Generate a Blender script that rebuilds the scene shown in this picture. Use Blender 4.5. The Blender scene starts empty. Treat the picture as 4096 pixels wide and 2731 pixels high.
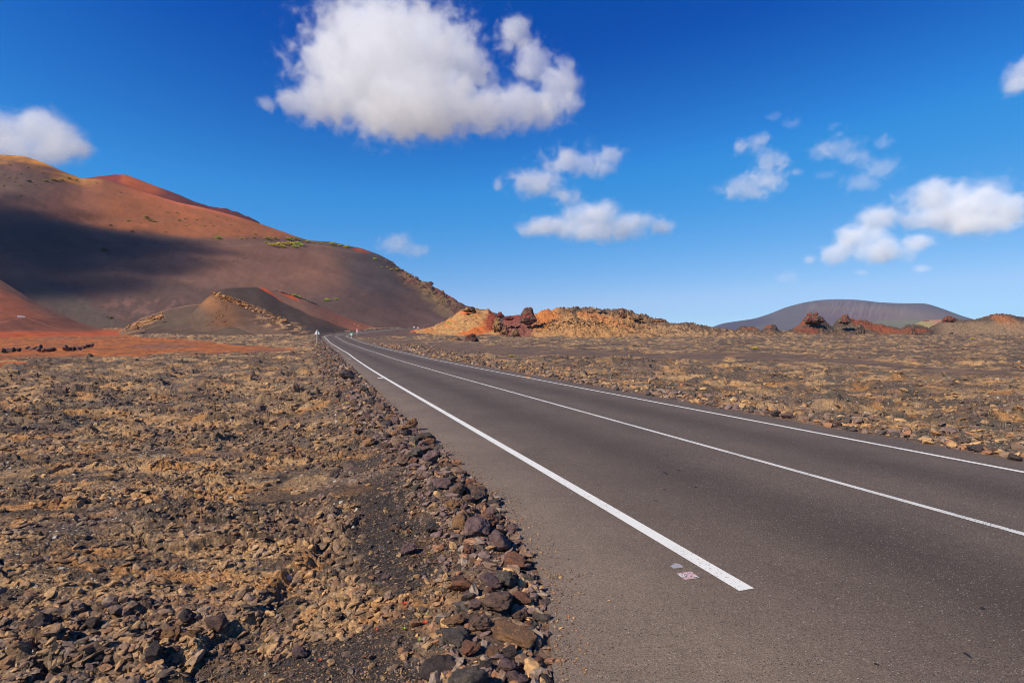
import bpy, math, random
import numpy as np
from mathutils import Vector, Matrix, Euler
F=2276.; HY=1349.; H=2.          # focal length and horizon row in photo pixels, eye height in metres
sc=bpy.context.scene
RAD=math.radians
rs=np.random.RandomState(7); random.seed(7)
Q=1.0                            # mesh density factor

def link(o): sc.collection.objects.link(o); return o
def tag(o,label=None,cat=None,group=None,kind=None):
    if label: o['label']=label
    if cat: o['category']=cat
    if group: o['group']=group
    if kind: o['kind']=kind
    return o

# ------------------------------------------------------------------ camera, sky, sun
cam=link(bpy.data.objects.new('camera',bpy.data.cameras.new('camera')))
cam.data.sensor_width=36; cam.data.lens=36*F/4096; cam.data.shift_y=(HY-1365.5)/4096
cam.location=(0,0,H); cam.rotation_euler=(RAD(90),0,0); cam.data.clip_end=60000; cam.data.clip_start=.05
sc.camera=cam
SUN=Vector((-.72,-.56,.76)).normalized()
w=bpy.data.worlds.new('World'); sc.world=w; w.use_nodes=True
nt=w.node_tree; bg=nt.nodes['Background']
tc=nt.nodes.new('ShaderNodeTexCoord')
va=nt.nodes.new('ShaderNodeVectorMath'); va.operation='ADD'; va.inputs[1].default_value=(0,0,.075)
vn=nt.nodes.new('ShaderNodeVectorMath'); vn.operation='NORMALIZE'
nt.links.new(tc.outputs['Generated'],va.inputs[0]); nt.links.new(va.outputs[0],vn.inputs[0])
sky=nt.nodes.new('ShaderNodeTexSky'); sky.sky_type='NISHITA'; sky.sun_disc=False
sky.sun_elevation=math.asin(SUN.z); sky.sun_rotation=math.atan2(SUN.x,SUN.y)
sky.air_density=1.0; sky.dust_density=0.0; sky.ozone_density=6
nt.links.new(vn.outputs[0],sky.inputs['Vector'])
hs=nt.nodes.new('ShaderNodeHueSaturation'); hs.inputs['Saturation'].default_value=1.2
ga=nt.nodes.new('ShaderNodeGamma'); ga.inputs[1].default_value=1.3
nt.links.new(sky.outputs[0],hs.inputs['Color']); nt.links.new(hs.outputs[0],ga.inputs[0]); 
s1=nt.nodes.new('ShaderNodeVectorMath'); s1.operation='SCALE'; s1.inputs['Scale'].default_value=.08; nt.links.new(ga.outputs[0],s1.inputs[0])
cv=nt.nodes.new('ShaderNodeRGBCurve'); nt.links.new(s1.outputs[0],cv.inputs['Color'])
for ci,pts in enumerate((((0,0),(.013,.0),(.047,.058),(.178,.38),(1,.95)),((0,0),(.095,.079),(.175,.27),(.527,.60),(1,.9)),((0,0),(.337,.42),(.52,.70),(.95,.88),(1,.9)))):
    cu=cv.mapping.curves[ci]
    while len(cu.points)<len(pts): cu.points.new(.5,.5)
    for p_,q_ in zip(cu.points,pts): p_.location=q_; p_.handle_type='VECTOR'
cv.mapping.update()
s2=nt.nodes.new('ShaderNodeVectorMath'); s2.operation='SCALE'; s2.inputs['Scale'].default_value=12.5; nt.links.new(cv.outputs[0],s2.inputs[0])
nt.links.new(s2.outputs[0],bg.inputs[0]); bg.inputs[1].default_value=.068
sl=bpy.data.lights.new('sun','SUN'); sl.energy=4.6; sl.angle=RAD(.5); sl.color=(1,.89,.74)
so=link(bpy.data.objects.new('sun',sl)); so.rotation_euler=SUN.to_track_quat('Z','Y').to_euler()
sc.view_settings.view_transform='Standard'; sc.view_settings.look='None'
c=sc.cycles
c.use_denoising=True; c.denoising_prefilter='FAST'; c.pixel_filter_type='BLACKMAN_HARRIS'; c.filter_width=1.0; sc.view_settings.exposure=.25; c.volume_bounces=14; c.max_bounces=14; c.glossy_bounces=2; c.transmission_bounces=2; c.transparent_max_bounces=24; c.diffuse_bounces=3; c.use_adaptive_sampling=True
c.adaptive_threshold=.025; c.volume_step_rate=1.0; c.volume_max_steps=256

# ------------------------------------------------------------------ noise
PERM=rs.permutation(4096).astype(np.int32)
GA=rs.rand(4096).astype(np.float32)*2*np.pi
GX=np.cos(GA); GY=np.sin(GA)
RV=rs.rand(6,4096).astype(np.float32)
def hsh(i,j,s): return PERM[(PERM[(i+s*131)&4095]+j)&4095]
def perlin(x,y,s=0):
    xi=np.floor(x).astype(np.int32); yi=np.floor(y).astype(np.int32)
    fx=(x-xi).astype(np.float32); fy=(y-yi).astype(np.float32)
    u=fx*fx*fx*(fx*(fx*6-15)+10); v=fy*fy*fy*(fy*(fy*6-15)+10)
    def g(a,b,dx,dy):
        h=hsh(a,b,s); return GX[h]*dx+GY[h]*dy
    a=g(xi,yi,fx,fy); b=g(xi+1,yi,fx-1,fy); c_=g(xi,yi+1,fx,fy-1); d=g(xi+1,yi+1,fx-1,fy-1)
    return ((a*(1-u)+b*u)*(1-v)+(c_*(1-u)+d*u)*v)*1.5
def fbm(x,y,s=0,o=4,g=.5):
    r=0;a=1
    for i in range(o): r=r+a*perlin(x*2**i+i*17.3,y*2**i-i*9.1,s+i); a*=g
    return r
def ridged(x,y,s=0,o=4,g=.5):
    r=0;a=1
    for i in range(o): r=r+a*(1-2*np.abs(perlin(x*2**i+i*5.3,y*2**i+i*3.7,s+i))); a*=g
    return r
def worley(x,y,s=0):
    xi=np.floor(x).astype(np.int32); yi=np.floor(y).astype(np.int32)
    f1=np.full(x.shape,9.,np.float32); f2=f1.copy(); hid=np.zeros(x.shape,np.int32); ox=np.zeros(x.shape,np.float32); oy=ox.copy()
    for i in (-1,0,1):
        for j in (-1,0,1):
            h=hsh(xi+i,yi+j,s); dx=(xi+i+.1+.8*RV[0][h]-x).astype(np.float32); dy=(yi+j+.1+.8*RV[1][h]-y).astype(np.float32)
            d=np.sqrt(dx*dx+dy*dy); m=d<f1
            f2=np.where(m,f1,np.minimum(f2,d)); f1=np.where(m,d,f1); hid=np.where(m,h,hid); ox=np.where(m,dx,ox); oy=np.where(m,dy,oy)
    return f1,f2,hid,-ox,-oy
def sst(a,b,x):
    t=np.clip((x-a)/(b-a),0,1); return t*t*(3-2*t)
def mix(a,b,t):
    t=np.asarray(t)[...,None]; return a*(1-t)+np.asarray(b)*t
def col(*c_): return np.array(c_,np.float32)
def srgb(r,g,b):
    v=np.array((r,g,b))/255.; return (np.where(v<.04045,v/12.92,((v+.055)/1.055)**2.4)*(1.02,.94,.82)).astype(np.float32)   # eye estimates taken under blue skylight

# ------------------------------------------------------------------ mesh helper
def mesh_np(name,V,faces,mat,attrs=None,smooth=False,data_only=False):
    me=bpy.data.meshes.new(name)
    V=np.asarray(V,np.float32); faces=np.asarray(faces,np.int32)
    n=len(faces); k=faces.shape[1]
    me.vertices.add(len(V)); me.vertices.foreach_set('co',V.ravel())
    me.loops.add(n*k); me.loops.foreach_set('vertex_index',faces.ravel())
    me.polygons.add(n); me.polygons.foreach_set('loop_start',np.arange(0,n*k,k,dtype=np.int32))
    me.update(calc_edges=True)
    me.polygons.foreach_set('use_smooth',np.full(n,smooth))
    for an,a in (attrs or {}).items():
        a=np.asarray(a,np.float32)
        if a.ndim==2:
            at=me.color_attributes.new(an,'FLOAT_COLOR','POINT'); c4=np.ones((len(V),4),np.float32); c4[:,:3]=a; at.data.foreach_set('color',c4.ravel())
        else:
            at=me.attributes.new(an,'FLOAT','POINT'); at.data.foreach_set('value',a.ravel())
    if mat: me.materials.append(mat)
    if data_only: return me
    return link(bpy.data.objects.new(name,me))
def gridfaces(nr,nc,wrap=False):
    i=np.arange(nr-1)[:,None]; j=np.arange(nc if wrap else nc-1)[None,:]; j2=(j+1)%nc
    return np.stack([i*nc+j,i*nc+j2,(i+1)*nc+j2,(i+1)*nc+j],-1).reshape(-1,4)

# ------------------------------------------------------------------ materials
def newmat(name,rough=.95,spec=.2):
    m=bpy.data.materials.new(name); m.use_nodes=True; t=m.node_tree; b=t.nodes['Principled BSDF']
    b.inputs['Roughness'].default_value=rough; b.inputs['Specular IOR Level'].default_value=spec
    return m,t,b
def nn(t,k,**kw):
    n=t.nodes.new(k)
    for a,v in kw.items(): setattr(n,a,v)
    return n
def math_(t,op,a,b=None,cl=False):
    n=nn(t,'ShaderNodeMath',operation=op,use_clamp=cl)
    for i,v in enumerate((a,b)):
        if v is None: continue
        if isinstance(v,(int,float)): n.inputs[i].default_value=v
        else: t.links.new(v,n.inputs[i])
    return n.outputs[0]
def noise_(t,scale,detail=4,rough=.55,vec=None,dist=0):
    n=nn(t,'ShaderNodeTexNoise'); n.inputs['Scale'].default_value=scale; n.inputs['Detail'].default_value=detail; n.inputs['Roughness'].default_value=rough; n.inputs['Distortion'].default_value=dist
    if vec is not None: t.links.new(vec,n.inputs['Vector'])
    return n.outputs[0]
def mixc(t,a,b,f):
    n=nn(t,'ShaderNodeMix',data_type='RGBA')
    for s,v in (('A',a),('B',b)):
        i=[x for x in n.inputs if x.name==s and x.type=='RGBA'][0]
        if isinstance(v,tuple): i.default_value=(*v,1)
        else: t.links.new(v,i)
    if isinstance(f,float): n.inputs[0].default_value=f
    else: t.links.new(f,n.inputs[0])
    return [x for x in n.outputs if x.type=='RGBA'][0]
def vcol_mat(name,scale,lo,hi,bump=.0,bscale=30,bdist=.01,spots=None,rough=.95,spec=.2):
    """vertex colour times fine noise, with optional lichen spots and bump"""
    m,t,b=newmat(name,rough,spec)
    at=nn(t,'ShaderNodeAttribute',attribute_name='Col'); tcn=nn(t,'ShaderNodeTexCoord').outputs['Object']
    n1=noise_(t,scale,6,.7,tcn)
    mr=nn(t,'ShaderNodeMapRange'); t.links.new(n1,mr.inputs[0]); mr.inputs[1].default_value=.32; mr.inputs[2].default_value=.68; mr.inputs[3].default_value=lo; mr.inputs[4].default_value=hi
    sc_=nn(t,'ShaderNodeVectorMath',operation='SCALE'); t.links.new(at.outputs['Color'],sc_.inputs[0]); t.links.new(mr.outputs[0],sc_.inputs['Scale'])
    out=sc_.outputs[0]
    if spots:
        at2=nn(t,'ShaderNodeAttribute',attribute_name='lichen')
        for ssc,thr in spots:
            nz=nn(t,'ShaderNodeTexNoise'); nz.inputs['Scale'].default_value=ssc*1.5; t.links.new(tcn,nz.inputs['Vector'])
            ad=nn(t,'ShaderNodeVectorMath',operation='MULTIPLY_ADD'); t.links.new(nz.outputs['Color'],ad.inputs[0]); ad.inputs[1].default_value=(.5/ssc,)*3; t.links.new(tcn,ad.inputs[2])
            vo=nn(t,'ShaderNodeTexVoronoi'); vo.inputs['Scale'].default_value=ssc; vo.inputs['Randomness'].default_value=1; t.links.new(ad.outputs[0],vo.inputs['Vector'])
            near=math_(t,'LESS_THAN',vo.outputs['Distance'],thr)
            sep=nn(t,'ShaderNodeSeparateColor'); t.links.new(vo.outputs['Color'],sep.inputs[0])
            pick=math_(t,'GREATER_THAN',math_(t,'ADD',sep.outputs[0],at2.outputs['Fac']),1.0)
            out=mixc(t,out,(.50,.48,.39),math_(t,'MULTIPLY',math_(t,'MULTIPLY',near,pick),.85))
    t.links.new(out,b.inputs['Base Color'])
    if bump:
        bn=nn(t,'ShaderNodeBump'); bn.inputs['Strength'].default_value=bump; bn.inputs['Distance'].default_value=bdist
        t.links.new(noise_(t,bscale,5,.7,tcn),bn.inputs['Height']); t.links.new(bn.outputs[0],b.inputs['Normal'])
    return m
def plain(name,rgb,rough=.6,var=.15,nscale=6,metal=0,spec=.4):
    m,t,b=newmat(name,rough,spec); b.inputs['Metallic'].default_value=metal
    tcn=nn(t,'ShaderNodeTexCoord').outputs['Object']
    r=tuple(float(x) for x in rgb)
    t.links.new(mixc(t,tuple(x*(1-var) for x in r),tuple(min(1,x*(1+var)) for x in r),noise_(t,nscale,5,.65,tcn)),b.inputs['Base Color'])
    return m

# ------------------------------------------------------------------ road course and broad ground shape
PY=[-60,0,55,80,120,150,181,200,215,235,255,300,400,600,900,4000]
PZ=[0,0,.0,.2,.88,1.6,2.42,3.1,3.75,4.75,5.7,6.6,8.5,11.5,16,30]
QY=[-60,0,60,90,120,150,200,250,300,400,600,900,4000]
QZ=[0,0,.0,.25,.75,1.2,1.9,2.7,3.4,5.0,8.0,12,26]
PYd=np.linspace(-60,900,1921)
def smooth_prof(ys,zs,w_):
    z=np.interp(PYd,ys,zs); k=np.hanning(w_); k/=k.sum(); return np.convolve(np.pad(z,w_//2,mode='edge'),k,'valid')[:len(PYd)]
ZA=smooth_prof(PY,PZ,25); ZB=smooth_prof(QY,QZ,61)
def base(X,Y):
    X=np.asarray(X,float); Y=np.asarray(Y,float)
    a=np.interp(Y,PYd,ZA); b=np.interp(Y,PYd,ZB)
    t=sst(-.10,.25,X/np.maximum(Y,1))*sst(60,110,Y)
    return a*(1-t)+b*t
CL=np.array([(30.5,-66),(16.6,-27),(9.5,-6.5),(7.2,0),(5.2,5.8),(1.2,17.3),(-3.25,30.1),(-7.9,43.8),(-16.2,68.4),(-22.9,87),(-34.4,118.5),(-46.3,152.5),(-55.2,178),(-58.2,194),(-58.4,206),(-56.4,219),(-51.6,243),(-47,265),(-43,285),(-37,305),(-27,325),(-10,345),(20,360),(60,366)],float)
def catmull(P,n):
    out=[]
    for i in range(len(P)-1):
        p0=P[max(i-1,0)];p1=P[i];p2=P[i+1];p3=P[min(i+2,len(P)-1)]
        for t in np.arange(n)/n:
            out.append(.5*((2*p1)+(-p0+p2)*t+(2*p0-5*p1+4*p2-p3)*t*t+(-p0+3*p1-3*p2+p3)*t**3))
    return np.array(out+[P[-1]])
CD=catmull(CL,10)
# even spacing
seg=np.r_[0,np.cumsum(np.hypot(*np.diff(CD,axis=0).T))]
CS=np.arange(0,seg[-1],1.0); CX=np.interp(CS,seg,CD[:,0]); CY=np.interp(CS,seg,CD[:,1])
k=np.hanning(15); k/=k.sum()
CX=np.convolve(np.pad(CX,7,mode='reflect',reflect_type='odd'),k,'valid'); CY=np.convolve(np.pad(CY,7,mode='reflect',reflect_type='odd'),k,'valid')
TX=np.gradient(CX); TY=np.gradient(CY); tl=np.hypot(TX,TY); TX/=tl; TY/=tl
NX,NY=TY,-TX                                    # right-hand normal
LO=lambda Y: np.interp(Y,[-60,0,10,40,100,400],[3.61,3.61,3.55,3.5,3.25,3.2])      # left line offset
RO=lambda Y: np.interp(Y,[-60,0,60,120,400],[3.12,3.12,3.2,3.25,3.2])
LE=lambda Y: np.interp(Y,[-60,-5,0,3,5.1,6.3,7.5,8.5,17.5,37,60,150,400],[21,9.5,7.3,6.2,5.5,5.03,4.84,4.69,4.72,4.55,4.55,4.15,3.9])
RE=lambda Y: RO(Y)+.85
def road_coords(X,Y):
    """signed offset from the centre line (left negative) and the Y of the nearest centre point"""
    best=np.full(X.shape,1e9,np.float32); d=np.zeros(X.shape,np.float32); yy=np.zeros(X.shape,np.float32)
    idx=list(range(0,len(CX)-4,4))
    for i in idx:
        ax,ay=CX[i],CY[i]; bx,by=CX[i+4],CY[i+4]; L=math.hypot(bx-ax,by-ay); ux,uy=(bx-ax)/L,(by-ay)/L
        px=X-ax; py=Y-ay; t=np.clip(px*ux+py*uy,0,L); qx=px-t*ux; qy=py-t*uy; dd=qx*qx+qy*qy
        m=dd<best; best=np.where(m,dd,best); d=np.where(m,np.sign(px*uy-py*ux)*np.sqrt(dd),d); yy=np.where(m,ay+t*uy,yy)
    return d,yy
def photo(X,Y,Z):
    Ys=np.where(np.abs(Y)<.3,.3,Y); return 2048+F*X/Ys, HY-F*(Z-H)/Ys
def unp(px,py):
    Y=np.linspace(2,600,60000); X=(px-2048)/F*Y
    d=H-(py-HY)/F*Y-base(X,Y); ok=d<0
    i=int(np.argmax(ok)) if ok.any() else len(Y)-1
    return float(X[i]),float(Y[i])

# photo rows bounding the red cinder strip on the left
def ground(X,Y,detail=True):
    """height and colour of the lava field at plan points"""
    X=np.asarray(X,np.float64); Y=np.asarray(Y,np.float64)
    zb=base(X,Y); d,ry=road_coords(X,Y)
    dl=-(d+LE(ry))          # metres left of the asphalt's left edge (negative on the road)
    dr=d-RE(ry)
    out=np.maximum(dl,dr)
    rr=np.hypot(X,Y)
    px,py=photo(X,Y,zb); front=Y>2
    wob=fbm(X*.05,Y*.05,3,4)*1.0
    # ---- zones
    n_a=fbm(X*.16,Y*.16,11,4)
    pw=px+wob*60; pyw=py+fbm(X*.08,Y*.05,5,4)*np.interp(Y,[20,60,150],[60,9,3])
    near=np.interp(pw,[-4000,0,119,300,536,655,893,1148,1200],[1442,1441,1429,1426,1426,1415,1411,1407,1400])
    far=np.interp(pw,[-4000,480,545,689,861,1033,1148,1200],[1200,1200,1345,1354,1371,1386,1399,1405])
    red=sst(-2.5,2.5,near-pyw)*sst(-2,2,pyw-far)*front*(Y<260)*sst(1.5,3,dl)
    cen=np.interp(pw,[1500,1600,1750,1900,2100,2300,2600,2900,3200,3500,3900,5000],[1372,1378,1386,1396,1406,1410,1416,1425,1432,1447,1475,1540])
    hw=np.interp(pw,[1500,1600,1750,1900,2100,2300,2600,2900,3200,3500,3900,5000],[16,22,24,22,19,14,11,12,14,13,10,10])
    cflat=sst(1.3,.75,np.abs(pyw-cen)/hw)*front*(d>0)*(Y<200)
    cflat=np.maximum(cflat,sst(.3,.6,fbm(X*.07,Y*.05,71,3))*(d>0)*sst(35,45,Y)*sst(160,120,Y)*.9)
    far_dark=sst(165,185,Y)*sst(-.12,-.2,X/np.maximum(Y,1))*front*(d>0)      # cinder inside the far bend
    # black cinder pockets between the rock bank and the lava on the left
    pocket=.8*sst(.1,.30,fbm(X*.8,Y*.55,23,3)+.22*sst(2.6,1.3,dl)-.35*sst(1.6,3.2,dl))*sst(.5,.9,dl)*sst(14,7,Y)*(d<0)*sst(3.6,2.4,dl)
    corner=sst(.1,.5,1.0-np.hypot((X+.98)/.72,(Y-3.4)/1.0)+.35*fbm(X*1.5,Y*1.5,29,3))
    corner=np.maximum(corner,sst(.1,.4,1.0-np.hypot((X+1.12+.28*(Y-5.3))/.47,(Y-6.3)/2.3)+.45*fbm(X*1.3,Y*1.3,37,3)))
    pocket=np.maximum(pocket,corner*(d<0)*sst(.3,.8,dl))
    flat=np.clip(np.maximum(np.maximum(red,cflat),np.maximum(pocket,far_dark)),0,1)
    edge=sst(.05,1.2,out)
    # ---- relief
    wx=X+.35*fbm(X*.7,Y*.7,41,3); wy=Y+.35*fbm(X*.7+9,Y*.7,43,3)
    f1,f2,h,ox,oy=worley(wx*.42,wy*.85,1)                       # plates of pahoehoe crust, stretched sideways
    plate=(RV[2][h]-.5)*.11+(RV[3][h]-.5)*.20*ox+(RV[4][h]-.5)*.16*oy
    crack=sst(.055,.0,f2-f1)*(RV[5][h]>.35)
    plate=plate*sst(0,.10,f2-f1)
    rub=sst(-.12,.22,fbm(X*.33,Y*.5,57,3)+.12*sst(9,3,Y)*(X<-1.2))  # rubbly zones
    a1,a2,h2,ox2,oy2=worley(wx*1.7+.3*plate,wy*3.3,2)
    lump=((RV[2][h2]-.35)*.085+(RV[3][h2]-.5)*.14*ox2+(RV[4][h2]-.5)*.12*oy2)*np.interp(rr,[0,10,18,26],[1,.9,.5,0])
    lump=lump*sst(0,.16,a2-a1)-.02*sst(.1,0,a2-a1)
    b1,b2,h3,ox3,oy3=worley(X*7.3+.5*a1,Y*10.5,3)
    grit=(RV[2][h3]-.4)*.030*np.interp(rr,[0,7,13],[1,.8,.0])*sst(0,.2,b2-b1)
    ripple=np.sin((Y*5.5+X*1.2+2.4*fbm(X*.5,Y*.8,61,3)))*.012*sst(20,10,rr)
    z=.22*fbm(X*.09,Y*.09,31,4)*np.interp(rr,[0,40,200,600],[.7,1.4,3.0,5])
    zr=plate*.75+lump*(.25+.75*rub)+grit*(.35+.65*rub)+ripple*(1-rub)-.03*crack+.012*fbm(X*14,Y*14,67,3,.6)*sst(12,7,rr)+(.042*ridged(X*2.2,Y*3.0,69,4,.6)-.03)*sst(22,11,rr)*(.35+.9*rub)+(.075*ridged(X*.95,Y*1.0,70,3,.6)-.06)*sst(9,18,rr)*sst(75,40,rr)
    big=sst(20,60,rr)                                        # blocky crust that reads at a distance
    m1,m2,hm,oxm,oym=worley(X*.62+.3*fbm(X*.8,Y*.8,74,2),Y*.74,6)          # metre-sized clinker for the middle distance
    mid=((RV[2][hm]-.3)*.26+(RV[3][hm]-.5)*.34*oxm+(RV[4][hm]-.5)*.30*oym)*sst(0,.3,m2-m1)
    mw=sst(9,20,rr)*sst(110,60,rr)
    g1,g2,h4,ox4,oy4=worley(X*.16+.4*fbm(X*.3,Y*.3,73,2),Y*.30,4)
    blk=(RV[2][h4]-.35)*.35+(RV[3][h4]-.5)*.5*ox4+(RV[4][h4]-.5)*.5*oy4
    zr=zr*(1-.7*big)+mid*mw*(.55+.75*rub)+big*(.62*blk*sst(0,.3,g2-g1)+.13*(ridged(X*.30,Y*.7,79,4)-1))*np.interp(rr,[0,60,200,500],[.6,.8,1.2,1.6])
    zr=zr*(1-.9*flat)*sst(.25,1.6,out)+flat*(.02*fbm(X*.6,Y*.6,83,3)+.006*fbm(X*12,Y*12,89,3))
    z=z*(1-.65*flat)*sst(.4,6,out)+zr
    # bank of stones along the left edge, field a little lower than the road
    bw=np.interp(ry,[0,7,10,20,60,120],[.72,.75,.95,1.5,2.7,3.0])
    bank=np.interp(ry,[0,10,40,100],[.03,.09,.34,.5])*sst(0,.35*bw.mean()+.2,dl)*sst(1.25*1.0,.55,dl/bw)
    lower=np.interp(ry,[0,15,50,75,150],[-.10,-.32,-.35,.0,.0])*sst(.6,2.6,dl)
    z=z+zb+np.where(d<0,bank+lower,-.12*sst(.1,1.5,dr))
    # shoulder gravel skirt and tuck under the asphalt
    z=np.where(out<.04,zb-.012-.25*sst(.0,-.6,out),np.minimum(z,zb+.9*np.maximum(out,0)))
    z=np.where((out>=.04)&(out<.5),zb-.012+(z-zb+.012)*sst(.04,.5,out),z)
    # ---- colour
    c1=fbm(X*.3,Y*.8,101,5,.6); w2=sst(26,12,rr); c2=fbm(X*1.7,Y*4.0,103,4,.65)*w2+fbm(X*.9,Y*.75,105,3,.6)*(1-w2); c3=fbm(X*8,Y*14,107,3,.6)*sst(13,7,rr)+(RV[4][hm]-.5)*1.2*mw
    dark=srgb(88,76,66); tan=srgb(162,133,98); ochre=srgb(174,124,70); slate=srgb(84,81,78); pur=srgb(106,89,82); tanf=srgb(184,150,106)
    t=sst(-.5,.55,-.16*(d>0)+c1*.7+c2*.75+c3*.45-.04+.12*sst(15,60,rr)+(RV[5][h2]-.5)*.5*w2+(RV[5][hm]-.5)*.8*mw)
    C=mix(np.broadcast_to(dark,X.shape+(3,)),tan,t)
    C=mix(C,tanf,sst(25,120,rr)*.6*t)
    C=mix(C,ochre,sst(.12,.6,c2*.7+fbm(X*.9,Y*1.1,109,4)*.9)*.55*(1-.5*sst(30,100,rr)))
    C=mix(C,slate,sst(.1,.5,fbm(X*.28,Y*.5,113,4)+.35*c2)*.6)
    C=mix(C,pur,sst(.22,.5,fbm(X*.6,Y*.7,127,3))*.5)
    C=mix(C,srgb(66,56,54),np.clip(((RV[4][h4]>.62)*big*sst(.03,.15,g2-g1)*.6),0,1))
    C=mix(C,dark*.8,crack*.6)
    bankm=sst(1.25,.8,dl/bw)*(d<0)*sst(0,.2,dl); C=mix(C,mix(np.broadcast_to(srgb(70,62,60),X.shape+(3,)),srgb(106,88,76),sst(-.1,.5,c2)),bankm*.85)
    cind=srgb(52,49,50)*(1+.9*np.clip(fbm(X*30,Y*30,137,3,.7),-1,1.5)[...,None])
    C=mix(C,cind,np.clip(pocket,0,1)*.92)
    fl=mix(np.broadcast_to(srgb(92,79,72),X.shape+(3,)),srgb(116,94,78),sst(-.3,.5,c1))
    C=mix(C,fl,np.clip(cflat,0,1)*.9); C=mix(C,srgb(88,72,70),np.clip(far_dark,0,1)*.9)
    gre=np.maximum(sst(1.15,.6,np.hypot((px-660)/150,(py-1385)/11)+.2*n_a),np.maximum(sst(1.2,.6,np.hypot((px-330)/200,(py-1351)/3.5)+.2*n_a),sst(1.2,.5,np.hypot((px-1100)/110,(py-1404)/7))))
    rc=mix(np.broadcast_to(srgb(146,86,48),X.shape+(3,)),srgb(176,106,54),sst(-.4,.5,c1)); rc=mix(rc,srgb(120,84,62),sst(-.2,.5,n_a+.5*fbm(X*.5,Y*.12,139,3))*.75)
    rc=mix(rc,srgb(118,86,74),np.clip(gre,0,1)*.75); rc=rc*(1+.3*np.clip(c2,-1,1)[...,None]+.25*np.clip(fbm(X*1.4,Y*.5,141,3),-1,1)[...,None])
    C=mix(C,rc,np.clip(red,0,1))
    gm=sst(.75,.15,out)*(out>-.5); C=mix(C,srgb(112,92,80)*(1+.3*np.clip(c3,-1,1)[...,None]),gm*.8)
    C=C*(1+.16*np.clip(c3,-1,1)[...,None])
    lich=np.clip(.10+.35*sst(-.1,.45,fbm(X*.5,Y*.9,131,3)),0,.45)*(1-np.clip(flat,0,1))*sst(.9,1.6,dl if True else dl)
    lich=np.where(d>0,.28*(1-np.clip(flat,0,1)),lich)
    return z,np.clip(C,.008,.8).astype(np.float32),np.clip(lich,0,1),np.clip(flat,0,1)

def hgt(x,y): return float(ground(np.array([x]),np.array([y]))[0][0])

# ---- the ground sheet: rings of radius, columns of bearing
pxs=np.arange(-160,4260,2.6/Q); ang=np.arctan((pxs-2048)/F)
rest=np.linspace(ang[-1],2*np.pi+ang[0],240)[1:-1]
angs=np.r_[ang,rest]
rn=F*2./(np.r_[np.arange(2900,1750,-2.3/Q),np.arange(1750,1462,-1.3/Q)]-HY)
rf=np.exp(np.arange(math.log(rn[-1]),math.log(720),.0100/Q))
radii=np.r_[np.geomspace(.25,rn[0]*.985,26),rn,rf[1:],np.geomspace(740,5200,24)]
RR,AA=np.meshgrid(radii,angs,indexing='ij')
GXp=(RR*np.sin(AA)).ravel(); GYp=(RR*np.cos(AA)).ravel()
zs=[];cs=[];ls=[]
for a in range(0,len(GXp),400000):
    z_,c_,l_,f_=ground(GXp[a:a+400000],GYp[a:a+400000]); zs.append(z_); cs.append(c_); ls.append(l_)
GZ=np.concatenate(zs); GC=np.concatenate(cs); GL=np.concatenate(ls)
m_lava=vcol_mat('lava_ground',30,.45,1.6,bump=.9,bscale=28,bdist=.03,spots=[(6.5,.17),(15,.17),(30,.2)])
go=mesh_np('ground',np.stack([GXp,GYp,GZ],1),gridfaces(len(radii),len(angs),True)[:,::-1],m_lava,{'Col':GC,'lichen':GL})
tag(go,kind='structure')

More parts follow.
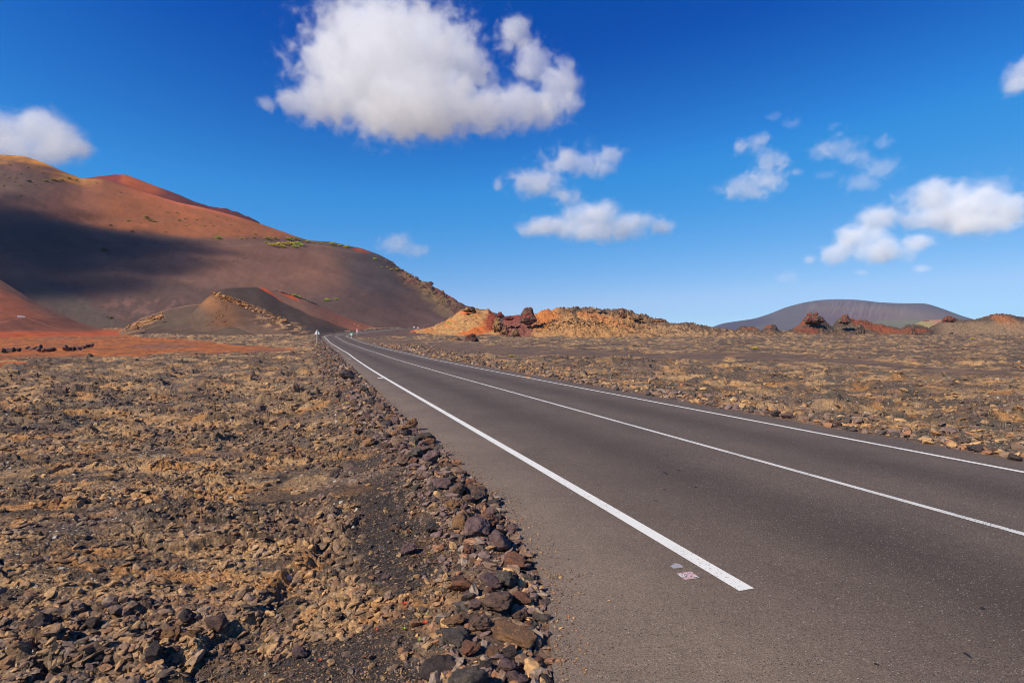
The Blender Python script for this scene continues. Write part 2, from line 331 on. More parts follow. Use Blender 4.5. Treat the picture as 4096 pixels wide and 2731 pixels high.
# ------------------------------------------------------------------ road
def strip(name,o0,o1,dz,mat,s0=0,s1=None,ncross=1,lat=False):
    s1=s1 or len(CX)-1
    ss=np.arange(s0,s1+1e-6,.5); X=np.interp(ss,range(len(CX)),CX);Y=np.interp(ss,range(len(CX)),CY);nx=np.interp(ss,range(len(CX)),NX);ny=np.interp(ss,range(len(CX)),NY)
    a=o0(Y);b=o1(Y); t=np.linspace(0,1,ncross+1); off=a[:,None]*(1-t)+b[:,None]*t
    VX=X[:,None]+nx[:,None]*off; VY=Y[:,None]+ny[:,None]*off; VZ=base(VX,VY)+dz
    o=mesh_np(name,np.stack([VX,VY,VZ],-1).reshape(-1,3),gridfaces(len(ss),ncross+1)[:,::-1],mat,{'lat':off.ravel()},smooth=True)
    return o
def asphalt():
    m,t,b=newmat('asphalt',.82,.35)
    tcn=nn(t,'ShaderNodeTexCoord').outputs['Object']; at=nn(t,'ShaderNodeAttribute',attribute_name='lat').outputs['Fac']
    lane=(.077,.054,.036); wheel=(.113,.081,.056); sh=(.188,.136,.092)
    # wheel tracks: lighter polished bands in each lane
    w1=math_(t,'ABSOLUTE',math_(t,'SUBTRACT',math_(t,'ABSOLUTE',math_(t,'ADD',at,0.05)),1.7))
    wob=noise_(t,.25,3,.6,tcn)
    wm=nn(t,'ShaderNodeMapRange'); t.links.new(math_(t,'ADD',w1,math_(t,'MULTIPLY',math_(t,'SUBTRACT',wob,.5),.7)),wm.inputs[0]); wm.inputs[1].default_value=.15; wm.inputs[2].default_value=1.0; wm.inputs[3].default_value=0; wm.inputs[4].default_value=1
    cc=mixc(t,lane,wheel,wm.outputs[0])
    sm=nn(t,'ShaderNodeMapRange'); t.links.new(math_(t,'ADD',at,math_(t,'MULTIPLY',math_(t,'SUBTRACT',noise_(t,.8,4,.6,tcn),.5),1.1)),sm.inputs[0]); sm.inputs[1].default_value=-3.0; sm.inputs[2].default_value=-4.4; sm.inputs[3].default_value=0; sm.inputs[4].default_value=1
    cc=mixc(t,cc,sh,sm.outputs[0])
    big=nn(t,'ShaderNodeMapRange'); t.links.new(noise_(t,.6,4,.6,tcn),big.inputs[0]); big.inputs[1].default_value=.3; big.inputs[2].default_value=.7; big.inputs[3].default_value=.86; big.inputs[4].default_value=1.12
    s=nn(t,'ShaderNodeVectorMath',operation='SCALE'); t.links.new(cc,s.inputs[0]); t.links.new(big.outputs[0],s.inputs['Scale']); cc=s.outputs[0]
    # aggregate
    for sc_,lo,hi in ((120,.5,1.55),(45,.72,1.3),(9,.9,1.1)):
        mr=nn(t,'ShaderNodeMapRange'); t.links.new(noise_(t,sc_,2,.7,tcn),mr.inputs[0]); mr.inputs[1].default_value=.3; mr.inputs[2].default_value=.7; mr.inputs[3].default_value=lo; mr.inputs[4].default_value=hi
        s=nn(t,'ShaderNodeVectorMath',operation='SCALE'); t.links.new(cc,s.inputs[0]); t.links.new(mr.outputs[0],s.inputs['Scale']); cc=s.outputs[0]
    for sc_,thr,pk,rgb in ((85,.30,.84,(.34,.30,.24)),(38,.19,.93,(.46,.41,.33)),(62,.34,.86,(.028,.024,.022))):
        vo=nn(t,'ShaderNodeTexVoronoi'); vo.inputs['Scale'].default_value=sc_; t.links.new(tcn,vo.inputs['Vector'])
        sep=nn(t,'ShaderNodeSeparateColor'); t.links.new(vo.outputs['Color'],sep.inputs[0])
        f=math_(t,'MULTIPLY',math_(t,'LESS_THAN',vo.outputs['Distance'],thr),math_(t,'GREATER_THAN',sep.outputs[1],pk))
        cc=mixc(t,cc,rgb,math_(t,'MULTIPLY',f,.8))
    t.links.new(cc,b.inputs['Base Color'])
    bn=nn(t,'ShaderNodeBump'); bn.inputs['Strength'].default_value=.45; bn.inputs['Distance'].default_value=.006
    t.links.new(noise_(t,110,3,.7,tcn),bn.inputs['Height']); t.links.new(bn.outputs[0],b.inputs['Normal'])
    return m
def paint(name,rgb,wear,alt=None):
    m,t,b=newmat(name,.7,.3); tcn=nn(t,'ShaderNodeTexCoord').outputs['Object']
    n1=noise_(t,55,4,.7,tcn); n2=noise_(t,1.3,4,.6,tcn)
    f=math_(t,'GREATER_THAN',math_(t,'ADD',n1,math_(t,'MULTIPLY',n2,.35)),wear)
    c0=mixc(t,rgb,tuple(x*.86 for x in rgb),noise_(t,4,4,.6,tcn))
    if alt: c0=mixc(t,c0,alt,math_(t,'GREATER_THAN',noise_(t,9,2,.5,tcn),.5))
    t.links.new(mixc(t,c0,(.10,.085,.075),f),b.inputs['Base Color'])
    bn=nn(t,'ShaderNodeBump'); bn.inputs['Strength'].default_value=.4; bn.inputs['Distance'].default_value=.004; t.links.new(n1,bn.inputs['Height']); t.links.new(bn.outputs[0],b.inputs['Normal'])
    return m
m_as=asphalt(); m_line=paint('road_paint',(.80,.78,.68),.80); m_line2=paint('worn_road_paint',(.68,.66,.58),.77)
rd=strip('road',lambda Y:-LE(Y),RE,0,m_as,ncross=10); tag(rd,kind='structure')
# left line starts 4.5 m ahead of the camera
s_start=float(np.interp(5.15,CY[:250],np.arange(250)))   # refined by the offset's own Y below
def line(name,off,wd,s0,mat):
    o=strip(name,lambda Y:off(Y)-wd/2,lambda Y:off(Y)+wd/2,.004,mat,s0=s0); tag(o,kind='structure'); return o
iy=np.interp(np.arange(0,250,.05),range(len(CY)),CY); il=iy+np.interp(np.arange(0,250,.05),range(len(NY)),NY)*(-LO(iy))
s_start=float(np.arange(0,250,.05)[np.argmax(il>4.47)])
line('edge_line',lambda Y:-LO(Y),.145,s_start,m_line); line('edge_line',RO,.105,0,m_line); line('centre_line',lambda Y:Y*0,.105,0,m_line2)

# asphalt stains and painted patches
def patch(name,pts,mat,dz=.004):
    W=[unp(*p) for p in pts]; W=[(x,y,float(base(x,y))+dz) for x,y in W]
    me=bpy.data.meshes.new(name); me.from_pydata(W,[],[list(range(len(W)))][::1]); me.update()
    if me.polygons[0].normal.z<0: me.flip_normals()
    me.materials.append(mat); o=link(bpy.data.objects.new(name,me)); tag(o,kind='structure'); return o
patch('painted_patch',[(2681,2265),(2701,2253),(2719,2256),(2736,2270),(2718,2274),(2694,2276)],paint('grey_road_paint',(.36,.34,.33),.84))
patch('painted_patch',[(2705,2295),(2765,2287),(2798,2313),(2740,2320)],paint('red_white_paint',(.66,.64,.62),.72,(.60,.40,.38)))
m_tar=plain('tar',(.02,.018,.018),.7)
for px,py,l,wd,an in ((3870,2622,44,7,32),(3930,2434,20,10,15),(2662,1892,26,4,20),(2634,1870,12,3,10),(2623,2004,22,3,20),(2782,1948,12,3,0),(2660,1958,16,3,12),(3505,2658,20,6,20),(2716,1880,14,3,20)):
    a=RAD(an); P=[]
    for q in range(10):
        th=q/10*2*math.pi; u=l/2*math.cos(th)*(1+.15*math.sin(q*2.1)); v=wd/2*math.sin(th); P.append((px+u*math.cos(a)-v*math.sin(a),py+u*math.sin(a)+v*math.cos(a)))
    patch('tar_spot',P,m_tar)

# ------------------------------------------------------------------ hills as lofted slopes
def pl(pts,x): p=np.array(pts,float); return np.interp(x,p[:,0],p[:,1])
HILLS={}
def smooth1(a,w_):
    if w_<2: return a
    k=np.hanning(w_+2)[1:-1]; k/=k.sum(); return np.convolve(np.pad(a,w_//2,mode='edge'),k,'valid')[:len(a)]
def loft(name,sil,yb,yr,colour,mat,step=3.0,rows=160,back=60,rough=None,shape=.55,smooth_s=0,backk=1.25,embed=1.5,pb=None,x0=None,x1=None,broad=60,keen=2.5):
    xs=np.arange(sil[0][0] if x0 is None else x0,(sil[-1][0] if x1 is None else x1)+.1,step)
    ps=smooth1(pl(sil,xs),smooth_s); Yb=pl(yb,xs) if not isinstance(yb,(int,float)) else np.full(len(xs),float(yb)); Yr=pl(yr,xs) if not isinstance(yr,(int,float)) else np.full(len(xs),float(yr))
    Xb=(xs-2048)/F*Yb; zb0=base(Xb,Yb)-embed if pb is None else H+(HY-pl(pb,xs))/F*Yb
    eb=(zb0-H)/Yb; er=(HY-ps)/F
    v=np.linspace(0,1,rows)[:,None]
    s=shape*v+(1-shape)*np.sin(v*np.pi/2)
    wd_=max(3,int(broad/step)); Yb=smooth1(Yb,wd_); Yr=smooth1(Yr,wd_); eb=smooth1(eb,wd_); zb0=H+eb*Yb
    es=smooth1(smooth1(er,wd_),wd_); tv=v**keen; erv=es*(1-tv)+er*tv
    Y=Yb+(Yr-Yb)*v; e=eb+(erv-eb)*s; X=(xs-2048)/F*Y; Z=H+e*Y
    vb=np.linspace(0,1,back+1)[1:,None]; Y2=Yr+(Yr-Yb)*vb*backk; Zr=H+er*Yr
    X2=(xs-2048)/F*Y2*(1-0*vb); Z2=(Zr-zb0)*(1-vb**1.5)+zb0-.03*vb*Yr
    slope=(Z[-1]-Z[-2])/((Yr-Yb)/(rows-1)); Z2=Z2+0
    X=np.concatenate([X,X2]);Y=np.concatenate([Y,Y2]);Z=np.concatenate([Z,Z2]); vv=np.concatenate([v+0*X[:rows],1+vb+0*X2]); 
    PX=np.concatenate([xs+0*X[:rows],xs+0*X2]); PYY=HY-(Z-H)/Y*F
    if rough is not None:
        Z=Z+rough(PX,PYY,X,Y,vv)*sst(0,.06,vv)
    C=colour(PX,PYY,X,Y,Z,vv)
    o=mesh_np(name,np.stack([X,Y,Z],-1).reshape(-1,3),gridfaces(rows+back,len(xs)),mat,{'Col':np.clip(C,.005,.8).reshape(-1,3)},smooth=True)
    HILLS.setdefault(name,[]).append((PX[:rows],(HY-(Z-H)/Y*F)[:rows],X[:rows],Y[:rows],Z[:rows])); o['_i']=0; del o['_i']
    return o,HILLS[name][-1]
def on(hill,px,py):
    PX,P2,X,Y,Z=hill; d=(PX-px)**2+(P2-py)**2; i=np.unravel_index(np.argmin(d),d.shape); return Vector((float(X[i]),float(Y[i]),float(Z[i])))
def ell(px,py,cx,cy,rx,ry,an=0,soft=.5,n=0):
    a=RAD(an); u=(px-cx)*math.cos(a)+(py-cy)*math.sin(a); v=-(px-cx)*math.sin(a)+(py-cy)*math.cos(a)
    return sst(1+soft/2,1-soft/2,np.hypot(u/rx,v/ry)+n)
m_hill=vcol_mat('cinder_slope',.35,.86,1.14,bump=.35,bscale=1.1,bdist=.35)
m_rocky=vcol_mat('rocky_slope',1.3,.7,1.3,bump=.8,bscale=2.2,bdist=.35)

SIL_A=[(-3600,1345),(-2600,1150),(-1700,860),(-900,690),(-500,640),(-200,622),(0,618),(98,626),(172,650),(258,688),(327,715),(410,716),(499,745),(574,768),(649,790),(718,811),(804,828),(890,850),(976,874),(1045,896),(1091,912),(1177,943),(1234,962),(1325,967),(1391,983),(1446,993),(1518,1019),(1568,1046),(1595,1068),(1634,1093),(1667,1110),(1712,1126),(1745,1154),(1772,1165),(1806,1187),(1839,1209),(1872,1226),(1916,1237),(2000,1256),(2100,1296),(2200,1318)]
def col_A(px,py,X,Y,Z,v):
    n=fbm(X*.012,Y*.012,201,5,.55); n2=fbm(X*.05,Z*.05+Y*.02,203,4); st=fbm(px*.006+py*.004,py*.03-px*.012,207,4)   # st: streaks down the slope
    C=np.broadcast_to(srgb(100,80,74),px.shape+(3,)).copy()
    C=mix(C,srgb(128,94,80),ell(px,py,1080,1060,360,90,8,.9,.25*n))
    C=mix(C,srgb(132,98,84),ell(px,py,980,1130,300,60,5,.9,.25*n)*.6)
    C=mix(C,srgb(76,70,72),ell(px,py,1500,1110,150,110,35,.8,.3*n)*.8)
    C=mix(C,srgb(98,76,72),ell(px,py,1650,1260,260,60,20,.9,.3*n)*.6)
    # upper red slope above the bench
    bench=pl([(-900,900),(0,860),(500,930),(850,962),(1253,966),(1330,968),(2200,1400)],px)
    up=sst(-4,26,bench-py+10*n)*sst(1330,1180,px)
    C=mix(C,srgb(122,84,72),sst(-.3,.5,n+.3*st)*up*.7)
    C=mix(C,srgb(160,100,66),up*sst(420,820,px+py*.4-120*n)*sst(1330,1200,px))
    C=mix(C,srgb(178,106,68),ell(px,py,620,800,200,26,24,.9,.2*n)*.7)
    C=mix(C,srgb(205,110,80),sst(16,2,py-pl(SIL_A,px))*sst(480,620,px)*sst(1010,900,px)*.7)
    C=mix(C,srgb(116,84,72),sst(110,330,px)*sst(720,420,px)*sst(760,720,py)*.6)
    # ochre summit
    su=sst(40,4,py-pl(SIL_A,px)+16*n2+14*n)*sst(470,280,px); C=mix(C,srgb(216,148,62),su*.95); C=mix(C,srgb(150,108,62),su*sst(.05,.4,n2)*.55)
    C=mix(C,srgb(160,105,75),ell(px,py,440,735,60,18,20,.8,.2*n)*.7)
    # right hand rocky crest
    cr=sst(75,20,py-pl(SIL_A,px)+24*n2)*sst(1540,1640,px)*sst(1950,1800,px); C=mix(C,srgb(134,104,78),cr*.9)
    C=mix(C,srgb(118,66,58),cr*sst(.1,.35,n2)*.7)
    C=mix(C,srgb(150,72,52),ell(px,py,1445,1002,34,9,10,.6)*.8)
    C=mix(C,srgb(140,118,84),ell(px,py,1740,1200,90,26,40,.8,.5*n2)*.55)
    C=mix(C,srgb(84,86,60),ell(px,py,1330,976,70,7,8,.8,.4*n2)*.5)
    # faint tracks
    trk=np.exp(-((py-pl([(0,1030),(400,985),(1253,978),(1460,1020)],px)-3*n)/2.2)**2)*sst(-100,0,px)*sst(1480,1400,px); C=mix(C,srgb(132,112,108),trk*.35)
    trk=np.exp(-((py-pl([(300,905),(400,885),(560,872),(760,880)],px)-3*n)/2.)**2)*sst(280,330,px)*sst(800,700,px); C=mix(C,srgb(140,112,100),trk*.4)
    pal=sst(.28,.5,fbm(X*.09,Z*.16,211,3))*ell(px,py,900,1050,260,40,3,.9); C=mix(C,srgb(132,102,88),pal*.3)
    pal=sst(.1,.5,fbm(px*.02,py*.03,213,3))*ell(px,py,560,1230,190,45,-3,1.); C=mix(C,srgb(140,106,96),pal*.5)
    C=mix(C,srgb(92,88,80),ell(px,py,230,1190,240,50,28,.9,.3*n)*.6)
    scr=fbm(px*.022+py*.010,py*.022-px*.012,215,5,.65); C=C*(1+.05*np.clip(scr,-1,1)[...,None])
    return .84*C*(1+.14*np.clip(st,-1,1)[...,None]+.06*np.clip(n2,-1,1)[...,None])
def rough_A(px,py,X,Y,v):
    crest=sst(90,10,py-pl(SIL_A,px))*sst(1520,1640,px)*sst(2000,1850,px)
    return 2.2*fbm(X*.01,Y*.01,221,3)*sst(1,.75,v)+.14*fbm(px*.02+py*.012,py*.012-px*.004,223,4)*sst(1,.9,v)+crest*(1.5*ridged(X*.11,Y*.09,227,4)-1.9)
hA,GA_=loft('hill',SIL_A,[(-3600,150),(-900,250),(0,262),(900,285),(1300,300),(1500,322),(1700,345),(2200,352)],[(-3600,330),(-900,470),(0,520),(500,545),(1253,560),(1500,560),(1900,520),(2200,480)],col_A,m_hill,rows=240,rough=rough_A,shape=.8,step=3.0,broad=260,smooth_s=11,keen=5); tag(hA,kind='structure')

SIL_B=[(250,745),(333,714),(402,705),(453,699),(499,698),(545,714),(603,737),(660,758),(718,780),(769,803),(832,825),(895,833),(947,848),(999,869),(1033,889),(1060,910),(1120,945)]
def col_B(px,py,X,Y,Z,v):
    n=fbm(X*.02,Y*.02,231,4); C=np.broadcast_to(srgb(112,56,42),px.shape+(3,)).copy()
    C=mix(C,srgb(180,92,44),ell(px,py,560,735,90,30,22,.9,.25*n)); C=mix(C,srgb(88,42,38),sst(700,800,px)*.7); C=mix(C,srgb(120,46,38),ell(px,py,450,708,40,12,0,.6)*.7)
    return C*(1+.2*np.clip(n,-1,1)[...,None])
hB,GB_=loft('hill',SIL_B,[(250,600),(1120,640)],[(250,760),(1120,800)],col_B,m_hill,rows=70,back=30,pb=[(a,b+70) for a,b in SIL_B],rough=lambda px,py,X,Y,v:(1.2*fbm(X*.06,Y*.06,233,3))*sst(760,860,px)); tag(hB,kind='structure')

SIL_R=[(-3800,1330),(-2600,980),(-1500,760),(-700,930),(-250,1050),(0,1118),(63,1158),(143,1210),(230,1252),(298,1284),(373,1309),(460,1326),(560,1341)]
def col_R(px,py,X,Y,Z,v):
    n=fbm(X*.04,Y*.04,241,4); n2=fbm(X*.2,Y*.2,243,4); st=fbm(px*.004,py*.03-px*.014,247,4)
    C=np.broadcast_to(srgb(142,84,60),px.shape+(3,)).copy()
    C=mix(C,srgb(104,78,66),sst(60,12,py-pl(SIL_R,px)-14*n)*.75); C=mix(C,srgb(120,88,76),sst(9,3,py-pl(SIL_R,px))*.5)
    C=mix(C,srgb(110,70,56),sst(1262,1285,py+6*n2)*sst(1332,1312,py)*.85); C=mix(C,srgb(168,84,50),sst(1318,1332,py+4*n)*.9)
    trk=np.exp(-((py-pl([(0,1291),(60,1278),(85,1273)],px))/1.6)**2)*sst(95,80,px); trk=np.maximum(trk,np.exp(-((py-pl([(100,1272),(160,1290),(240,1318)],px))/1.6)**2)*sst(98,110,px)*sst(250,235,px)); C=mix(C,srgb(172,112,88),trk*.6)
    return C*(1+.16*np.clip(st,-1,1)[...,None]+.12*np.clip(n2,-1,1)[...,None])
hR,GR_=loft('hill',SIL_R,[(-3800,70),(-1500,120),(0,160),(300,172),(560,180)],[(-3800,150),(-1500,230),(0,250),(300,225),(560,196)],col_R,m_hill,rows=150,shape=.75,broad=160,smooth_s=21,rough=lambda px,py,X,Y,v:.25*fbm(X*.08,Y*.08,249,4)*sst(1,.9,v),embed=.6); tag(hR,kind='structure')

# low knoll left of the small cone, then the small cone with its ledge
SIL_L=[(440,1345),(488,1318),(574,1268),(677,1236),(740,1222),(830,1212),(900,1222),(960,1250),(1040,1330)]
def col_L(px,py,X,Y,Z,v):
    n=fbm(X*.05,Y*.05,251,4); n2=fbm(X*.3,Y*.3,253,4); C=np.broadcast_to(srgb(86,71,62),px.shape+(3,)).copy()
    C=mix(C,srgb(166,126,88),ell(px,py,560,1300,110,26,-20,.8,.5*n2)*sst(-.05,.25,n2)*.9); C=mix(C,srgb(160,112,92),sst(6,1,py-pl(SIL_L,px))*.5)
    C=mix(C,srgb(98,86,72),sst(-.2,.4,n)*.5); return C*(1+.12*np.clip(n2,-1,1)[...,None])
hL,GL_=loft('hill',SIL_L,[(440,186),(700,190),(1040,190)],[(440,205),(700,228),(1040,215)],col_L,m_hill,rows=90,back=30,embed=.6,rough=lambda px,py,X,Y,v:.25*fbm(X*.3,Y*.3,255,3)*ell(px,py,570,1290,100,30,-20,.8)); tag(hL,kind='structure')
SIL_M=[(640,1338),(720,1290),(770,1250),(812,1206),(840,1182),(861,1168),(880,1161),(904,1157),(965,1155),(1032,1153),(1087,1160),(1170,1182),(1225,1199),(1280,1226),(1363,1262),(1446,1292),(1501,1309),(1545,1318),(1570,1322)]
LEDGE=[(861,1172),(900,1192),(960,1212),(1010,1232),(1075,1254),(1150,1285),(1190,1300)]
def col_M(px,py,X,Y,Z,v):
    n=fbm(X*.06,Y*.06,261,4); n2=fbm(X*.35,Y*.35,263,4); st=fbm(px*.03-py*.02,py*.01,265,3)
    led=pl(LEDGE,px); C=np.broadcast_to(srgb(92,72,62),px.shape+(3,)).copy()
    C=mix(C,srgb(120,88,66),ell(px,py,880,1230,100,55,60,1.,.3*n)*.8); C=mix(C,srgb(150,108,74),ell(px,py,840,1215,40,30,0,.8,.4*n2)*.5)
    C=mix(C,srgb(116,84,62),ell(px,py,870,1300,50,50,0,.9,.4*n2)*.6)
    C=mix(C,srgb(112,92,80),ell(px,py,1000,1320,200,20,0,1.,.3*n)*.6)
    C=mix(C,srgb(92,80,68),ell(px,py,790,1285,70,60,0,1.)*.5)
    top=sst(-3,5,led-py+4*n2)*sst(850,862,px)*sst(1260,1190,px-(1340-py)*.0); 
    dark=np.clip(np.maximum(top,sst(0,20,py-pl([(1090,1240),(1250,1282),(1400,1322)],px))*sst(1090,1180,px)),0,1)
    C=mix(C,srgb(72,62,58),dark*.92)
    r0=pl([(1020,1150),(1060,1172),(1140,1212),(1260,1270),(1400,1318)],px)     # lower boundary of the brown flank
    fl=sst(-4,4,r0-py+5*n)*sst(1015,1035,px); C=mix(C,srgb(136,102,84),fl*.95); C=mix(C,srgb(150,92,70),fl*sst(1180,1400,px)*.8)
    C=mix(C,srgb(202,84,48),ell(px,py,1076,1180,70,9,32,.6,.25*n2)*fl*.95); C=mix(C,srgb(206,92,50),ell(px,py,1140,1175,60,8,26,.6,.25*n2)*fl*.9)
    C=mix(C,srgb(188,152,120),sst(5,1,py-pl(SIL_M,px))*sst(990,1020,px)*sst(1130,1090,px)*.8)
    C=mix(C,srgb(186,140,92),np.exp(-((py-led-2)/3.)**2)*sst(855,865,px)*sst(1160,1100,px)*sst(-.1,.2,n2)*.8)
    C=mix(C,srgb(170,134,98),ell(px,py,1120,1295,110,24,15,.9)*sst(.12,.35,n2)*.7)
    return C*(1+.12*np.clip(st,-1,1)[...,None]+.1*np.clip(n2,-1,1)[...,None])
def rough_M(px,py,X,Y,v):
    led=pl(LEDGE,px); a=sst(830,930,px)*sst(1140,1040,px)
    return a*(1.3*sst(-1,2.5,led-py)-.5)*sst(1,.97,v)+.8*ridged(X*.35,Y*.35,267,3)*np.exp(-((py-led)/5)**2)*a*.6
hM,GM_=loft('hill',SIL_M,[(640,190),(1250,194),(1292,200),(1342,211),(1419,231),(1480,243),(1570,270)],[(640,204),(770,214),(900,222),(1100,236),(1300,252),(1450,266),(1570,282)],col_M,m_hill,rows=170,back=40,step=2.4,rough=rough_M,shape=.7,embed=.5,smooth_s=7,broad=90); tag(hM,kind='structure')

# distant mountain
SIL_D=[(2500,1345),(2833,1314),(2888,1293),(3020,1274),(3087,1252),(3142,1229),(3213,1210),(3274,1200),(3351,1196),(3434,1199),(3516,1209),(3599,1213),(3704,1213),(3764,1232),(3847,1263),(3891,1276),(4000,1300),(4300,1330),(4600,1345)]
def col_D(px,py,X,Y,Z,v):
    n=fbm(X*.004,Y*.004,271,4); C=np.broadcast_to(srgb(94,92,98),px.shape+(3,)).copy()
    C=mix(C,srgb(120,108,102),ell(px,py,3560,1262,260,34,4,.9,.25*n)*.8); C=mix(C,srgb(76,74,92),ell(px,py,2960,1300,130,18,-10,.9)*.6); C=mix(C,srgb(104,84,96),ell(px,py,3400,1270,160,30,0,1.)*.5)
    C=mix(C,srgb(112,116,86),ell(px,py,3600,1296,160,16,0,.9,.3*n)*.6)
    rr_=fbm((px+.35*py)*.09+1.2*n,py*.01,273,3); C=mix(C,srgb(128,118,126),sst(.1,.45,rr_)*ell(px,py,3400,1225,230,42,5,.9)*.45); C=mix(C,srgb(112,102,114),ell(px,py,3380,1208,90,10,0,.8)*.5)
    return C
hD,GD_=loft('mountain',SIL_D,2300.,3000.,col_D,vcol_mat('far_slope',.02,.93,1.07),rows=100,back=30,smooth_s=25,broad=200,shape=.6,pb=[(2000,1352),(5000,1352)],rough=lambda px,py,X,Y,v:1.8*fbm((px+.35*py)*.13,py*.008,275,3)*ell(px,py,3420,1235,260,45,5,.9)*sst(1,.9,v)); tag(hD,kind='structure')
SIL_E=[(3700,1345),(3800,1305),(3860,1280),(3902,1277),(3960,1262),(4040,1263),(4100,1268),(4500,1250),(4900,1340)]
hE,GE_=loft('hill',SIL_E,650.,900.,lambda px,py,X,Y,Z,v:np.broadcast_to(srgb(84,52,60),px.shape+(3,))*(1+.15*fbm(X*.03,Y*.03,277,3)[...,None]),m_hill,rows=40,back=20,pb=[(3000,1345),(5000,1345)]); tag(hE,kind='structure')
SIL_G=[(3560,1330),(3640,1312),(3680,1285),(3716,1280),(3768,1279),(3800,1300),(3850,1330)]
def col_G(px,py,X,Y,Z,v):
    n=fbm(X*.03,Y*.03,279,4); C=np.broadcast_to(srgb(150,140,100),px.shape+(3,)).copy(); C=mix(C,srgb(176,128,108),sst(3690,3760,px+30*n)); return mix(C,srgb(128,60,58),ell(px,py,3703,1282,16,4)*.8)
hG,_=loft('hill',SIL_G,520.,600.,col_G,m_hill,rows=40,back=20,pb=[(3000,1345),(5000,1345)]); tag(hG,kind='structure')

# ---- orange cinder mounds to the right of the bend
SIL_O=[(1560,1342),(1620,1330),(1683,1317),(1730,1306),(1766,1291),(1800,1272),(1821,1257),(1843,1240),(1865,1232),(1898,1232),(1932,1238),(1954,1238),(1975,1252),(1992,1272),(2010,1300),(2035,1330),(2060,1345)]
def col_O(px,py,X,Y,Z,v):
    n=fbm(X*.1,Y*.1,281,4); n2=fbm(X*.5,Y*.5,283,4); st=fbm((px+2.2*py)*.02,(py-.3*px)*.08,285,4)
    C=np.broadcast_to(srgb(172,136,92),px.shape+(3,)).copy(); C=mix(C,srgb(150,112,78),sst(-.1,.5,st)*.7); C=mix(C,srgb(188,122,70),sst(.1,.5,fbm((px+2.2*py)*.012,(py-.3*px)*.05,287,3))*.6)
    C=mix(C,srgb(180,100,52),ell(px,py,1915,1322,75,15,-10,.6,.25*n2)*.95); C=mix(C,srgb(150,72,54),ell(px,py,1965,1280,26,40,15,.8,.25*n2)*.9)
    C=mix(C,srgb(196,104,66),ell(px,py,1864,1247,24,7,-8,.7)*.8); C=mix(C,srgb(98,78,70),sst(7,1,py-pl(SIL_O,px)+4*n2)*.8*sst(1740,1800,px))
    C=mix(C,srgb(110,72,60),sst(1990,2010,px)*.8); C=mix(C,srgb(190,84,60),ell(px,py,1640,1330,30,8,0,.8)*.7)
    return C*(1+.16*np.clip(n2,-1,1)[...,None])
def rough_O(px,py,X,Y,v): return (.35*fbm(X*.5,Y*.5,289,4)+.5*fbm(X*.15,Y*.15,291,3))*sst(0,.2,v)+.7*(ridged(X*.4,Y*.4,293,3)-1)*ell(px,py,1990,1290,30,50,0,.8)
hO,GO_=loft('hill',SIL_O,[(1560,226),(1683,205),(1900,186),(2060,184)],[(1560,238),(1700,232),(1850,225),(2060,214)],col_O,m_rocky,rows=120,back=50,step=2.2,rough=rough_O,shape=.7,embed=.5); tag(hO,kind='structure')
SIL_P=[(1975,1345),(2000,1310),(2020,1268),(2075,1262),(2100,1264),(2153,1258),(2169,1248),(2191,1242),(2215,1244),(2236,1238),(2274,1233),(2320,1236),(2374,1236),(2420,1243),(2446,1249),(2465,1249),(2490,1243),(2512,1246),(2556,1266),(2584,1266),(2628,1280),(2678,1297),(2733,1297),(2816,1313),(2877,1322),(3000,1325),(3150,1332),(3400,1350)]
def col_P(px,py,X,Y,Z,v):
    n=fbm(X*.1,Y*.1,301,4); n2=fbm(X*.45,Y*.45,303,5,.6); st=fbm((px-.6*py)*.03,py*.02,305,4)
    C=np.broadcast_to(srgb(176,136,92),px.shape+(3,)).copy(); C=mix(C,srgb(140,106,76),sst(.0,.5,n2)*.8); C=mix(C,srgb(160,140,116),sst(2500,2700,px)*.5)
    C=mix(C,srgb(178,112,64),ell(px,py,2180,1275,60,36,-30,.9,.3*n)*.9); C=mix(C,srgb(196,120,72),ell(px,py,2430,1285,120,12,15,.9,.3*n)*.5)
    C=mix(C,srgb(92,78,70),sst(26,4,py-pl(SIL_P,px)+16*n2-8*st)*sst(2215,2260,px)*.85); C=mix(C,srgb(86,76,70),sst(.05,.4,st)*ell(px,py,2290,1270,90,40,0,.8)*.7)
    C=mix(C,srgb(120,74,72),sst(2150,2110,px+10*n2)*.9); C=mix(C,srgb(134,60,56),sst(2120,2080,px)*sst(1300,1270,py)*.6)
    C=mix(C,srgb(82,70,62),sst(.15,.45,fbm(X*.22,Y*.22,307,3))*sst(2440,2520,px)*.7)
    return C*(1+.2*np.clip(n2,-1,1)[...,None])
def rough_P(px,py,X,Y,v):
    return (.55*(ridged(X*.35,Y*.35,309,5,.6)-1.1)+.8*fbm(X*.12,Y*.12,311,3))*sst(0,.15,v)*(1+.8*sst(30,5,py-pl(SIL_P,px))*sst(2200,2260,px))
hP,GP_=loft('hill',SIL_P,[(1975,190),(2300,182),(2700,200),(3400,240)],[(1975,232),(2300,226),(2700,262),(3400,300)],col_P,m_rocky,rows=150,back=50,step=2.2,rough=rough_P,shape=.65,embed=.6); tag(hP,kind='structure')

